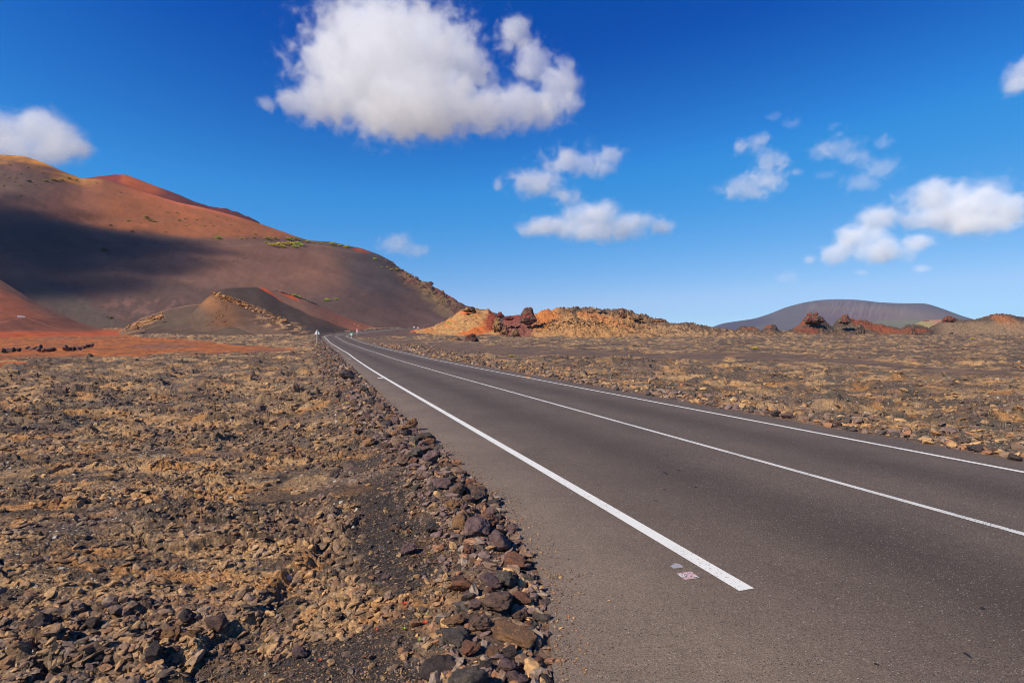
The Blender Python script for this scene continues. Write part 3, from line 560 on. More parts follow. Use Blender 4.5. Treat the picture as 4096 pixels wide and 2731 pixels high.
# ---- hornitos and crusty ridges on the right
def hornito_col(px,py,X,Y,Z,v):
    n2=fbm(X*.3,Y*.3,321,5,.6); n=fbm(X*.1,Y*.1,323,3)
    C=np.broadcast_to(srgb(92,80,72),px.shape+(3,)).copy(); C=mix(C,srgb(62,56,54),sst(0,.4,n2)*.8); C=mix(C,srgb(122,108,92),sst(.1,.5,-n2)*.6)
    for e_ in ((3235,1282,36,12,-28),(3200,1300,30,8,-30),(3420,1285,14,14,0),(3500,1312,110,14,18),(3560,1322,50,10,15),(3000,1320,36,9,0),(3075,1306,14,6,20),(3085,1332,10,8,0),(3790,1270,20,7,10),(4030,1290,70,22,22),(3060,1312,8,5,0),(3660,1325,60,10,0)):
        C=mix(C,srgb(138,78,56) if e_[0]<4000 else srgb(170,112,72),ell(px,py,*e_,.7,.35*n2)*.75)
    C=mix(C,srgb(112,88,70),sst(1326,1342,py+6*n)*.8*sst(3700,3650,px)); C=mix(C,srgb(124,66,52),ell(px,py,3230,1325,50,16,0,.8)*.7*(py>1312))
    C=mix(C,srgb(150,128,104),sst(3720,3800,px)*sst(1280,1300,py+8*n2)*.7); C=mix(C,srgb(100,62,60),sst(8,2,py-1255)*(px>3950)*.8)
    return C*(1+.2*np.clip(n2,-1,1)[...,None])
def hr(amp): return lambda px,py,X,Y,v:amp*(ridged(X*.22,Y*.22,325,5,.6)-1.1)*sst(0,.2,v)
for sil,y0,y1,amp in (
 ([(2930,1335),(2945,1320),(2960,1309),(2978,1307),(2990,1312),(3004,1303),(3022,1309),(3037,1320),(3050,1335)],262,276,.7),
 ([(3036,1338),(3048,1320),(3070,1301),(3085,1298),(3103,1301),(3112,1314),(3120,1326),(3160,1338)],258,274,.7),
 ([(3060,1356),(3130,1338),(3170,1318),(3197,1300),(3210,1280),(3224,1274),(3257,1264),(3285,1268),(3300,1282),(3312,1296),(3323,1308),(3345,1330),(3380,1356)],268,300,1.0),
 ([(3290,1356),(3323,1312),(3340,1290),(3356,1276),(3384,1264),(3400,1272),(3417,1279),(3461,1283),(3489,1294),(3540,1303),(3588,1313),(3640,1322),(3700,1356)],285,320,1.0),
 ([(3560,1362),(3600,1322),(3626,1302),(3660,1298),(3682,1302),(3704,1312),(3760,1340),(3800,1362)],262,292,.9),
 ([(3620,1350),(3700,1322),(3740,1300),(3764,1286),(3780,1270),(3800,1268),(3819,1276),(3860,1283),(3902,1279),(3957,1262),(4001,1255),(4040,1258),(4062,1266),(4110,1280),(4200,1300),(4500,1320),(4900,1350)],330,400,1.0)):
    o,_=loft('lava_cone' if sil[0][0]<3600 else 'lava_ridge',sil,float(y0),float(y1),hornito_col,m_rocky,rows=70,back=30,step=1.8,rough=hr(amp),shape=.5,embed=.8); tag(o,kind='structure')

# ------------------------------------------------------------------ rocks
def perlin3(P,s):
    x,y,z=P.T; return (perlin(x+z*.37,y+z*.61,s)+perlin(y+x*.31,z-x*.23,s+1)+perlin(z+y*.43,x-y*.51,s+2))*.6
def ico(sub):
    import bmesh
    bm=bmesh.new(); bmesh.ops.create_icosphere(bm,subdivisions=sub,radius=1); V=np.array([v.co[:] for v in bm.verts]); Fc=np.array([[v.index for v in f.verts] for f in bm.faces]); bm.free(); return V,Fc
ICO={s:ico(s) for s in (1,2,3,4,5)}
def rock_verts(sub,seed,cuts=9,amp=.16,pit=.03):
    r=np.random.RandomState(seed); V,Fc=ICO[sub]; V=V.copy()
    V=V*(1+.28*perlin3(V*.9+seed*3.1,seed%50)[:,None])
    for _ in range(cuts):
        n=r.normal(size=3); n/=np.linalg.norm(n); d=r.uniform(.45,.8); q=V@n-d; V=V-np.where(q>0,q*.92,0)[:,None]*n
    nr=V/np.maximum(np.linalg.norm(V,axis=1,keepdims=True),1e-6)
    disp=amp*(perlin3(V*2.3+seed,seed%40+3)+.5*perlin3(V*5.1+seed,seed%40+7))
    if sub>=4: disp=disp+.06*perlin3(V*10.+seed,9)-pit*sst(.25,.5,perlin3(V*13+seed,13))
    V=V+nr*disp[:,None]; V=V-V.mean(0); V/=np.abs(V).max(); return V,Fc
def rockmat(name,c1,c2,c3):
    m,t,b=newmat(name,.92,.25); tcn=nn(t,'ShaderNodeTexCoord').outputs['Object']; oi=nn(t,'ShaderNodeObjectInfo').outputs['Random']
    ad=nn(t,'ShaderNodeVectorMath',operation='ADD'); t.links.new(tcn,ad.inputs[0]); mu=nn(t,'ShaderNodeVectorMath',operation='SCALE'); mu.inputs[0].default_value=(31,17,23); t.links.new(oi,mu.inputs['Scale']); t.links.new(mu.outputs[0],ad.inputs[1]); v=ad.outputs[0]
    def rng(x,lo,hi):
        mr=nn(t,'ShaderNodeMapRange'); t.links.new(x,mr.inputs[0]); mr.inputs[1].default_value=lo; mr.inputs[2].default_value=hi; return mr.outputs[0]
    cc=mixc(t,tuple(map(float,c1)),tuple(map(float,c2)),rng(noise_(t,1.6,5,.65,v),.38,.62)); cc=mixc(t,cc,tuple(map(float,c3)),rng(noise_(t,2.7,5,.7,v,.6),.52,.68))
    mr=nn(t,'ShaderNodeMapRange'); t.links.new(noise_(t,14,5,.75,v),mr.inputs[0]); mr.inputs[1].default_value=.3; mr.inputs[2].default_value=.7; mr.inputs[3].default_value=.65; mr.inputs[4].default_value=1.35
    s=nn(t,'ShaderNodeVectorMath',operation='SCALE'); t.links.new(cc,s.inputs[0]); t.links.new(mr.outputs[0],s.inputs['Scale']); t.links.new(s.outputs[0],b.inputs['Base Color'])
    vo=nn(t,'ShaderNodeTexVoronoi'); vo.inputs['Scale'].default_value=11; t.links.new(v,vo.inputs['Vector'])
    hh=math_(t,'ADD',math_(t,'MULTIPLY',noise_(t,9,6,.75,v),1.4),math_(t,'MINIMUM',vo.outputs['Distance'],.35))
    bn=nn(t,'ShaderNodeBump'); bn.inputs['Strength'].default_value=.9; bn.inputs['Distance'].default_value=.02; t.links.new(hh,bn.inputs['Height']); t.links.new(bn.outputs[0],b.inputs['Normal'])
    return m
RM={'purple':rockmat('purple_lava',srgb(106,88,92),srgb(126,104,102),srgb(92,70,70)),
    'rust':rockmat('rust_lava',srgb(128,90,74),srgb(102,80,74),srgb(156,104,72)),
    'grey':rockmat('grey_lava',srgb(98,92,88),srgb(76,72,72),srgb(122,106,90)),
    'ochre':rockmat('ochre_lava',srgb(140,108,80),srgb(112,88,72),srgb(164,122,80)),
    'brown':rockmat('brown_lava',srgb(118,96,86),srgb(92,76,72),srgb(138,108,88)),
    'charcoal':rockmat('charcoal_lava',srgb(64,60,62),srgb(84,76,76),srgb(96,78,70))}
PROTO=[]
for i in range(12):
    V,Fc=rock_verts(4,100+i,cuts=8+i%5); PROTO.append(mesh_np('lava_rock',V,Fc,RM['brown'],smooth=(i%3!=0),data_only=True))
ROCKS=[]
def place_rock(x,y,size,colour,flatness=.7,seed=0,sink=.22,proto=None,name='lava_rock',elong=1.2,rz=None):
    r=random.Random(seed*7+3)
    me=PROTO[(seed if proto is None else proto)%len(PROTO)]
    o=bpy.data.objects.new(name,me); link(o)
    s=size/2; o.scale=(s*elong*r.uniform(.92,1.08),s*r.uniform(.85,1.05),s*flatness*r.uniform(.85,1.1))
    o.rotation_euler=(r.uniform(-.35,.35),r.uniform(-.35,.35),r.uniform(0,6.28) if rz is None else rz)
    o.material_slots[0].link='OBJECT'; o.material_slots[0].material=RM[colour]
    z=hgt(x,y) if name!='nope' else 0
    o.location=(x,y,z+s*flatness*(1-2*sink)); ROCKS.append(o); return o
# named single stones read off the photograph: px, py of the base centre, width in px, colour, label
SPEC=[(1995,2215,122,'purple',.85,'big pitted purple stone at the asphalt edge, largest on that edge of the bank'),
 (1905,2020,74,'charcoal',.9,'dark bluish grey stone leaning on the bank above the road-side shadow gap'),
 (1975,2025,62,'charcoal',.8,'dark round stone standing out alone onto the road shoulder'),
 (1812,2640,150,'grey',.9,'broad smooth grey boulder at the bottom of the bank, widest of all'),
 (1925,2570,90,'brown',1.1,'upright brown slab-like stone right of the broad grey boulder'),
 (2060,2280,120,'rust',.7,'wide rust red stone with a grey right side at the asphalt edge'),
 (2085,2440,90,'rust',1.0,'rust orange upright stone with a tiny yellow flower on it'),
 (2080,2500,92,'brown',.8,'rounded brown stone with a pale orange chip, low on the bank edge'),
 (1845,2395,125,'rust',.6,'long reddish brown stone lying flat in the middle of the bank'),
 (1900,2480,75,'purple',.8,'pale mauve grey angular stone in the middle of the bank'),
 (1805,2530,110,'ochre',.5,'long orange brown stone lying low beside black cinders'),
 (2050,2610,200,'ochre',.45,'long flat ochre slab across the foot of the bank'),
 (2030,2710,110,'purple',.6,'dark purple block at the very bottom edge of the picture'),
 (1630,2210,78,'purple',.9,'purple brown double-peaked stone standing on black cinders left of the bank'),
 (1580,2110,52,'brown',.9,'brown knobbly stone at the left end of the cinder patch'),
 (1635,2120,26,'rust',1.5,'small upright rust coloured stone on the black cinders'),
 (1540,2290,40,'purple',.8,'small purple stone on cinders below the double-peaked stone'),
 (1600,2040,40,'grey',.8,'pinkish grey stone with a flat top on the cinders'),
 (1380,1540,70,'charcoal',.9,'dark block on the far bank with a black hollow under its right side'),
 (1640,1725,70,'ochre',1.1,'tall ochre stone at the asphalt edge half way along the bank'),
 (1690,1775,90,'charcoal',.8,'dark grey jagged stone just below the tall ochre one'),
 (1460,1790,85,'ochre',.6,'flat pale brown slab at the left foot of the bank'),
 (120,2500,110,'charcoal',.9,'dark grey angular block at the left edge of the lava field'),
 (355,2480,70,'charcoal',.9,'dark wedge-shaped block on the lava field with its shadow to the right'),
 (735,2440,70,'charcoal',1.1,'blue grey upright block on the lava field among ochre ones'),
 (660,2530,90,'ochre',.9,'ochre block with pale lichen in the field rubble'),
 (745,2520,80,'ochre',.9,'round ochre block beside the blue grey upright one'),
 (840,2480,110,'brown',.9,'long leaning brown block at the right end of the field rubble pile'),
 (690,2560,45,'brown',.9,'small dark brown block below the ochre pair'),
 (600,2600,80,'charcoal',1.0,'steep dark block at the lower end of the field rubble pile'),
 (1190,2580,70,'purple',.9,'rounded purple brown stone on the lava field near black cinders'),
 (3108,1668,52,'charcoal',.9,'dark grey stone on the far verge, left one of two side by side'),
 (3150,1674,42,'purple',.8,'purple stone on the far verge, right one of two side by side'),
 (3350,1705,74,'brown',.5,'long low brown stone on the far verge of the road'),
 (3915,1805,66,'charcoal',.7,'dark stone pile end on the far verge, right part of the picture'),
 (3975,1812,44,'brown',.7,'reddish brown stone right of the dark verge stone'),
 (4075,1845,64,'charcoal',.8,'black stone on the far verge at the right edge of the picture'),
 (2590,1575,30,'purple',.8,'small purple red stone by the far verge')]
taken=[]
for i,(px,py,wd,cname,fl,lab) in enumerate(SPEC):
    x,y=unp(px,py); sz=wd/F*y
    o=place_rock(x,y+sz*.35,sz,cname,fl*.8,seed=i*5+1,sink=.12,elong=1.05,rz=random.uniform(-.3,.3)); tag(o,lab,'rock'); taken.append((x,y+sz*.35,sz*.5))
def edge_point(yc,off):
    """plan point `off` metres left of the asphalt's left edge, abreast of centre point yc"""
    i=np.interp(yc,CY[:260],np.arange(260)); X=np.interp(i,range(len(CX)),CX); nx=np.interp(i,range(len(CX)),NX); ny=np.interp(i,range(len(CX)),NY)
    o_=-(LE(yc)+off); return float(X+nx*o_),float(yc+ny*o_)
cnt=0; tries=0; rr_=random.Random(5)
while cnt<250 and tries<20000:
    tries+=1
    yc=4.2+19*rr_.random()**1.35; bwid=np.interp(yc,[0,7,10,20,60],[.82,.85,1.05,1.6,2.7]); off=bwid*abs(rr_.betavariate(1.15,1.9))+.05
    x,y=edge_point(yc,off)
    if y<2.6: continue
    sz=min(.34,.06+.19*rr_.random()**1.6*(1+.02*yc))*(1.15 if off<.6 else .85)
    if any((x-a)**2+(y-b)**2<((sz*.5+r)*.72)**2 for a,b,r in taken): continue
    u=rr_.random(); cname='brown' if u<.34 else 'purple' if u<.56 else 'rust' if u<.72 else 'grey' if u<.83 else 'charcoal' if u<.92 else 'ochre'
    o=place_rock(x,y,sz,cname,rr_.uniform(.55,.95),seed=400+cnt,sink=.2); taken.append((x,y,sz*.5)); cnt+=1
    size='large' if sz>.2 else 'mid-sized' if sz>.12 else 'small'
    zone='at its near end' if y<5 else 'in its second stretch' if y<7.5 else 'half way along' if y<11 else 'beyond half way' if y<16 else 'at its far stretch'
    lane_='on the road side of the bank' if off<.35 else 'on top of the bank' if off<.9 else 'on the field side of the bank'
    cn={'purple':'purple grey','rust':'rust red','grey':'pale grey','charcoal':'charcoal dark','ochre':'ochre orange','brown':'dull brown'}[cname]
    tag(o,f'{size} {cn} stone {lane_}, {zone}','rock','stones in the bank along the left road edge')
# boulder rows on the red strip
BO=[[(8,1411,22,24),(22,1410,20,22),(36,1410,20,20),(52,1409,18,24),(70,1408,22,24)],
    [(104,1399,22,16),(123,1401,24,18),(142,1398,20,14),(158,1396,18,18),(150,1409,26,22),(174,1409,24,18),(190,1408,20,20),(205,1408,26,26)],
    [(262,1404,28,26),(280,1403,20,22),(295,1403,22,22),(312,1403,20,22),(330,1395,20,18),(345,1393,22,18),(362,1391,18,20)]]
ordn=['first','second','third','fourth','fifth','sixth','seventh','eighth']
for gi,g in enumerate(BO):
    for j,(px,py,wd,hh) in enumerate(g):
        x,y=unp(px,py); cn=['charcoal','purple','brown','charcoal'][(gi+j)%4]
        o=place_rock(x,y+.2,wd/F*y*1.12,cn,hh/wd*.85,seed=900+gi*10+j,sink=.08,name='boulder',elong=1.0)
        tag(o,f"{ {'charcoal':'black','purple':'purple grey','brown':'dark brown'}[cn]} boulder on red cinders, {ordn[j]} from left in the {['leftmost','middle','rightmost'][gi]} row",'boulder','rows of dark boulders on the red cinder strip')

# ---- uncountable rubble: one object of many small stones
def rubble(name,pts,sizes,cols,sub,seed0,mat):
    protos=[rock_verts(sub,seed0+i,cuts=5,amp=.30)[0] for i in range(14)]; Fc=ICO[sub][1]; nv=len(protos[0]); n=len(pts); r=np.random.RandomState(seed0)
    P=np.stack(protos)[r.randint(0,14,n)]*sizes[:,None,None]*.5
    sc3=np.stack([r.uniform(.8,1.5,n),r.uniform(.6,1.1,n),r.uniform(.25,.7,n)],1); P=P*sc3[:,None,:]
    ax=r.normal(size=(n,3))*[.5,.5,0]; ax[:,2]=0
    a=r.uniform(0,6.28,n); ca,sa=np.cos(a)[:,None],np.sin(a)[:,None]; x=P[:,:,0]*ca-P[:,:,1]*sa; y=P[:,:,0]*sa+P[:,:,1]*ca; z=P[:,:,2]
    t1=ax[:,0][:,None]*.7; y,z=y*np.cos(t1)-z*np.sin(t1),y*np.sin(t1)+z*np.cos(t1); t1=ax[:,1][:,None]*.7; x,z=x*np.cos(t1)-z*np.sin(t1),x*np.sin(t1)+z*np.cos(t1)
    V=np.stack([x,y,z],-1)+pts[:,None,:]; Fa=(Fc[None]+np.arange(n)[:,None,None]*nv).reshape(-1,3)
    CC=np.repeat(cols,nv,0)*(1+.25*r.uniform(-1,1,(n*nv,1)))
    return mesh_np(name,V.reshape(-1,3),Fa,mat,{'Col':CC,'lichen':np.full(n*nv,.08)})
m_rub=vcol_mat('lava_stones',30,.6,1.4,bump=.6,bscale=60,bdist=.006,rough=.95)
def pal(n,r,wts):
    P=np.stack([srgb(124,104,90),srgb(120,102,100),srgb(150,112,86),srgb(144,129,116),srgb(184,150,108),srgb(80,74,72)]); return P[r.choice(6,n,p=np.array(wts)/sum(wts))]
def scatter(n,r,px0,px1,py0,py1,seed,density=None):
    px=r.uniform(px0,px1,n); py=py0+(py1-py0)*r.rand(n); Y=F*2/(py-HY); X=(px-2048)/F*Y; return X,Y
r=np.random.RandomState(77)
# field, near: stones 2-14 cm
X,Y=scatter(62000,r,-520,1800,1500,2800,1)
z,cc,li,fl=ground(X,Y); d,ry=road_coords(X,Y); keep=(-(d+LE(ry))>.02)&((fbm(X*.33,Y*.5,57,3)+.25*r.rand(len(X))>.02)|(r.rand(len(X))<.3))&((fl<.4)|(r.rand(len(X))<.45))
X,Y,z,cc,fl=X[keep],Y[keep],z[keep],cc[keep],fl[keep]; n=len(X)
sz=(.010+.10*r.rand(n)**6)*np.interp(Y,[3,8,25],[.9,1.2,1.6])*np.where(fl>.4,.7,1); 
C0=mix(cc*1.15,pal(n,r,[3,1.2,2,1.5,3.2,1.6]),.5)
nearm=(Y<10)&(sz>.028)
rubble('lava_rubble',np.stack([X,Y,z+sz*.12],1)[nearm],sz[nearm],C0[nearm],2,500,m_rub)['kind']='stuff'
rubble('lava_rubble',np.stack([X,Y,z+sz*.12],1)[~nearm],sz[~nearm],C0[~nearm],1,520,m_rub)['kind']='stuff'
# fine gravel of the black cinder pockets and small stuff between the bank stones
n=60000; px=r.uniform(700,2100,n); py=r.uniform(1750,2800,n); Y=F*2/(py-HY); X=(px-2048)/F*Y; z,cc,li,fl=ground(X,Y); d,ry=road_coords(X,Y); kp=(fl>.45)&(-(d+LE(ry))>.1); X,Y,z=X[kp],Y[kp],z[kp]; n=len(X)
rubble('cinder_gravel',np.stack([X,Y,z+.001],1),.006+.016*r.rand(n)**3,pal(n,r,[1,.8,.8,1,1.4,7])*.85,1,640,m_rub)['kind']='stuff'
n=9000; yc=3.4+18*r.rand(n)**1.6; off=np.interp(yc,[0,7,10,20],[.95,1.0,1.3,1.9])*r.rand(n)+.02; E=np.array([edge_point(a,b) for a,b in zip(yc,off)]); z=ground(E[:,0],E[:,1])[0]
rubble('bank_gravel',np.stack([E[:,0],E[:,1],z+.003],1),(.012+.05*r.rand(n)**2.5)*np.interp(yc,[3,12,22],[.8,1.2,1.7]),pal(n,r,[4,3.4,1.4,1.6,.8,3]),1,660,m_rub)['kind']='stuff'
# bank rubble between the big stones and far along the bank, and the right-hand verge
n=9000; yc=3.6+116*r.rand(n)**2.0; bwid=np.interp(yc,[0,7,10,20,60,120],[.85,.9,1.15,1.7,2.9,3.1]); off=bwid*r.beta(1.1,1.7,n)
E=np.array([edge_point(a,b) for a,b in zip(yc,off)]); z=ground(E[:,0],E[:,1])[0]; sz=(.03+.16*r.rand(n)**2.2)*np.interp(yc,[3,12,40,110],[.6,1.1,1.7,2.6])
rubble('stone_bank',np.stack([E[:,0],E[:,1],z+sz*.2],1),sz,pal(n,r,[4,3.4,1.4,1.6,.5,1.6]),2,540,m_rub)['kind']='stuff'
n=6000; yc=2+110*r.rand(n)**1.6; off=.1+np.abs(r.normal(size=n))*np.interp(yc,[0,30,110],[1.0,2.2,4]); i=np.interp(yc,CY[:260],np.arange(260))
EX=np.interp(i,range(len(CX)),CX)+np.interp(i,range(len(CX)),NX)*(RE(yc)+off); EY=yc+np.interp(i,range(len(CX)),NY)*(RE(yc)+off); z=ground(EX,EY)[0]; sz=(.04+.22*r.rand(n)**2.6)*np.interp(yc,[3,30,110],[1,1.5,2.5])
rubble('verge_stones',np.stack([EX,EY,z+sz*.12],1),sz,pal(n,r,[3,2,2,1.5,2,2]),1,560,m_rub)['kind']='stuff'
# far field blocks, both sides
X,Y=scatter(46000,r,-100,4200,1350,1760,2); X=X; z,cc,li,fl=ground(X,Y); d,ry=road_coords(X,Y); keep=((-(d+LE(ry))>.5)|(d-RE(ry)>.6))&(fl<.5)&(Y<240)
X,Y,z,cc=X[keep],Y[keep],z[keep],cc[keep]; n=len(X); sz=(.05+.36*r.rand(n)**5)*np.interp(Y,[10,40,120,240],[.5,.8,1.2,1.9])
C0=mix(cc*1.05,pal(n,r,[3,1.5,1,1.5,3.6,5]),.6)
rubble('lava_blocks',np.stack([X,Y,z+sz*.08],1),sz,C0,1,580,m_rub)['kind']='stuff'
# grit on the shoulder
n=5000; yc=3.2+30*r.rand(n)**2; off=-.02-np.abs(r.normal(size=n))*.14; E=np.array([edge_point(a,b) for a,b in zip(yc,off)]); sz=.006+.022*r.rand(n)**2
rubble('grit',np.stack([E[:,0],E[:,1],base(E[:,0],E[:,1])+.004],1),sz,pal(n,r,[3,2,2,2,2,1]),1,600,m_rub)['kind']='stuff'

# ------------------------------------------------------------------ crusty outcrops
def outcrop(px,py,wd,hh,y,c1,c2,c3,label,seed,depth=.6,cat='rock outcrop',name='rock_outcrop',amp=.3,z0=None):
    """a craggy rock mass standing at range y; wd, hh in photo pixels, (px,py) its foot"""
    k=y/F; V,Fc=ICO[5]; V=V.copy()
    nz=perlin3(V*1.6+seed,seed%37)+.6*perlin3(V*3.7+seed,seed%31)+.4*(1-2*np.abs(perlin3(V*7+seed,seed%29)))+.25*perlin3(V*15+seed,seed%23)
    V=np.sign(V)*np.abs(V)**.8; V=V*(1+amp*nz[:,None]); V/=np.abs(V).max(0)
    V[:,:2]*=(1+.45*np.clip(-V[:,2],-.5,1))[:,None]; V/=np.abs(V).max(0); W=V*np.array([wd*k/2,wd*k/2*depth,hh*k*.75]); W[:,2]+=hh*k*.25
    X=(px-2048)/F*y; z=H-(py-HY)/F*y
    t=sst(-.2,.2,perlin3(V*2.1+seed+5,7)+.4*perlin3(V*6+seed,8)); u=sst(.05,.3,perlin3(V*2.7+seed+9,9)+.5*perlin3(V*9+seed,10))
    C=mix(np.broadcast_to(c1,V.shape),c2,t); C=mix(C,c3,u); C=C*(1+.3*perlin3(V*17+seed,11)[:,None])
    o=mesh_np(name,W,Fc,m_rocky,{'Col':np.clip(C,.01,.8)},smooth=True); o.location=(X,y,z); return tag(o,label,cat)
blk,red_,tan_,pur_=srgb(74,66,64),srgb(132,66,58),srgb(172,132,92),srgb(112,70,72)
outcrop(2112,1276,72,50,200,srgb(100,90,84),blk,red_,'tall red and black rock tower standing between the two orange mounds',3,amp=.22)
outcrop(2000,1266,32,20,204,pur_,pur_*.7,red_,'purple rock knob at the right shoulder of the left orange mound',4)
outcrop(2035,1275,52,13,203,pur_,blk,red_,'low purple rock ridge between the knob and the red tower',5)
outcrop(1878,1242,66,18,214,blk,blk*.7,tan_,'black crust capping the summit of the left orange mound',6)
outcrop(1990,1308,44,44,185,tan_,tan_*.6,blk,'tan craggy rock on the right side of the left orange mound',7)
outcrop(2020,1326,36,28,184,tan_,blk,pur_,'tan and black rock at the foot of the left orange mound',8)
outcrop(2060,1336,40,22,180,srgb(120,92,78),blk,tan_,'brown rock in the gap between the orange mounds',9)
outcrop(1885,1366,70,34,135,blk,blk*.6,srgb(110,60,54),'black and dark red lava hump in front of the left orange mound',10,amp=.35)
outcrop(1820,1368,90,20,134,srgb(120,90,70),blk,tan_,'low brown and black lava ledge left of the black hump',11)
outcrop(2489,1262,50,30,229,srgb(110,72,66),blk,tan_,'dark red crag on the crest of the long right mound',12)
outcrop(2545,1275,60,18,231,blk,srgb(110,90,76),tan_,'dark crust right of the crag on the long mound',13)
outcrop(2630,1284,50,12,240,blk,srgb(120,72,62),tan_,'small dark red crust on the falling end of the long mound',14)
outcrop(2280,1246,90,16,226,srgb(104,88,76),blk,tan_,'brown crust on the top of the long right mound',15)
outcrop(2380,1247,100,14,227,blk,srgb(120,100,84),tan_,'dark crust right of the middle of the long mound',16)
outcrop(2535,1392,110,13,103,blk,blk*.6,tan_,'dark low lava shelf beyond the cinder flat',17,depth=.3)
outcrop(3650,1345,44,34,255,srgb(96,62,56),blk,srgb(128,90,70),'dark reddish knobbly rock at the foot of the right-hand ridge',18)
outcrop(3440,1330,44,36,282,blk,blk*.7,srgb(110,96,84),'black rock on the right flank of the second large cone',19)
outcrop(3380,1283,50,30,292,srgb(108,98,88),blk,red_,'grey craggy summit of the second large cone',20)
outcrop(3255,1283,80,34,280,blk,srgb(110,98,84),red_,'black and red crusted summit of the first large cone',21)
outcrop(3797,1282,54,20,330,srgb(84,62,60),blk,srgb(160,84,54),'dark cap of rock on the far right ridge',22)
outcrop(1722,1136,28,11,535,srgb(110,66,58),srgb(120,94,76),blk,'jagged red rock on the right shoulder of the big hill',23)
outcrop(1664,1116,20,8,541,srgb(112,90,74),blk,red_,'small crag above the red one on the big hill shoulder',24)
outcrop(1072,1262,20,13,212,tan_,srgb(150,90,60),blk,'tan boulder half way down the ledge of the small cone',25,cat='boulder',name='boulder')
outcrop(1141,1284,20,11,206,tan_,srgb(150,90,60),blk,'tan boulder at the lower end of the ledge of the small cone',26,cat='boulder',name='boulder')
outcrop(1021,1240,12,8,216,srgb(196,160,116),tan_,tan_,'pale small boulder just below the ledge of the small cone',27,cat='boulder',name='boulder')
outcrop(545,1312,24,14,192,tan_,srgb(160,110,70),blk,'ochre boulder at the foot of the low knoll left of the cone',28,cat='boulder',name='boulder')
outcrop(640,1275,16,10,205,tan_,srgb(160,110,70),blk,'ochre boulder higher up on the low knoll',29,cat='boulder',name='boulder')
outcrop(360,1427,30,14,57,blk,srgb(100,92,74),srgb(60,62,58),'dark lava hump at the back edge of the left lava field',30)
# ledge stones of the small cone and ochre stones of the low knoll: too many and small to count
def slope_stones(hill,pts,n,spread,smin,smax,cols,seed):
    r=np.random.RandomState(seed); P=[]
    for _ in range(n):
        t=r.rand()*(len(pts)-1); i=int(t); f=t-i; x=pts[i][0]*(1-f)+pts[i+1][0]*f+r.normal()*spread; y=pts[i][1]*(1-f)+pts[i+1][1]*f+r.normal()*spread*.6; P.append(on(hill,x,y)[:])
    P=np.array(P); sz=smin+(smax-smin)*r.rand(n)**2; C=np.stack(cols)[r.randint(0,len(cols),n)]
    o=rubble('ledge_stones',P+np.array([0,0,.1]),sz,C,2,seed,m_rub); o['kind']='stuff'
slope_stones(GM_,[(863,1174),(900,1194),(960,1214),(975,1220)],260,4,.5,2.2,[srgb(170,122,74),srgb(130,88,60),srgb(96,72,54),srgb(190,148,100)],701)
slope_stones(GM_,[(975,1216),(1015,1234),(1075,1256),(1150,1288)],90,7,.3,1.3,[srgb(180,136,90),srgb(196,156,112),srgb(140,96,64)],702)
slope_stones(GM_,[(830,1200),(870,1220),(900,1290),(850,1250)],120,26,.15,.6,[srgb(180,136,90),srgb(160,100,64)],703)
slope_stones(GM_,[(1060,1280),(1120,1296),(1200,1310)],90,12,.2,.8,[srgb(190,150,110),srgb(200,170,130)],704)
slope_stones(GL_,[(500,1322),(560,1302),(620,1272),(655,1268)],110,8,.3,1.6,[srgb(190,146,96),srgb(176,124,78)],705)
slope_stones(GM_,[(1095,1158),(1180,1180),(1235,1200),(1265,1208)],150,2.5,.4,1.3,[srgb(176,164,150),srgb(150,138,122),srgb(110,100,84)],706)
slope_stones(GM_,[(1400,1292),(1440,1305)],10,6,.3,1.0,[srgb(210,160,110)],707)
slope_stones(GA_,[(1560,1050),(1650,1110),(1740,1180),(1800,1230)],260,16,.6,2.6,[srgb(120,92,72),srgb(96,76,66),srgb(150,112,80)],708)
slope_stones(GA_,[(600,1015),(760,1030),(900,1045),(980,1035)],70,12,.5,1.6,[srgb(150,116,98),srgb(130,100,88)],709)
slope_stones(GP_,[(2100,1310),(2300,1290),(2500,1300),(2800,1335)],900,18,.25,1.3,[srgb(150,112,76),srgb(110,86,68),srgb(186,148,102),srgb(84,72,64)],710)
slope_stones(GO_,[(1700,1325),(1800,1300),(1900,1270)],160,12,.15,.6,[srgb(150,112,76),srgb(196,152,102)],711)
# isolated dark stones on the red strip
r=np.random.RandomState(9); n=260; px=r.uniform(0,1050,n); py=r.uniform(1350,1436,n); Y=F*2/(py-HY+3); X=(px-2048)/F*Y; z,cc,li,fl=ground(X,Y); kp=fl>.8
rubble('cinder_pebbles',np.stack([X,Y,z],1)[kp],(.08+.35*r.rand(n)**3)[kp],pal(n,r,[2,1,3,0,0,2])[kp],1,620,m_rub)['kind']='stuff'

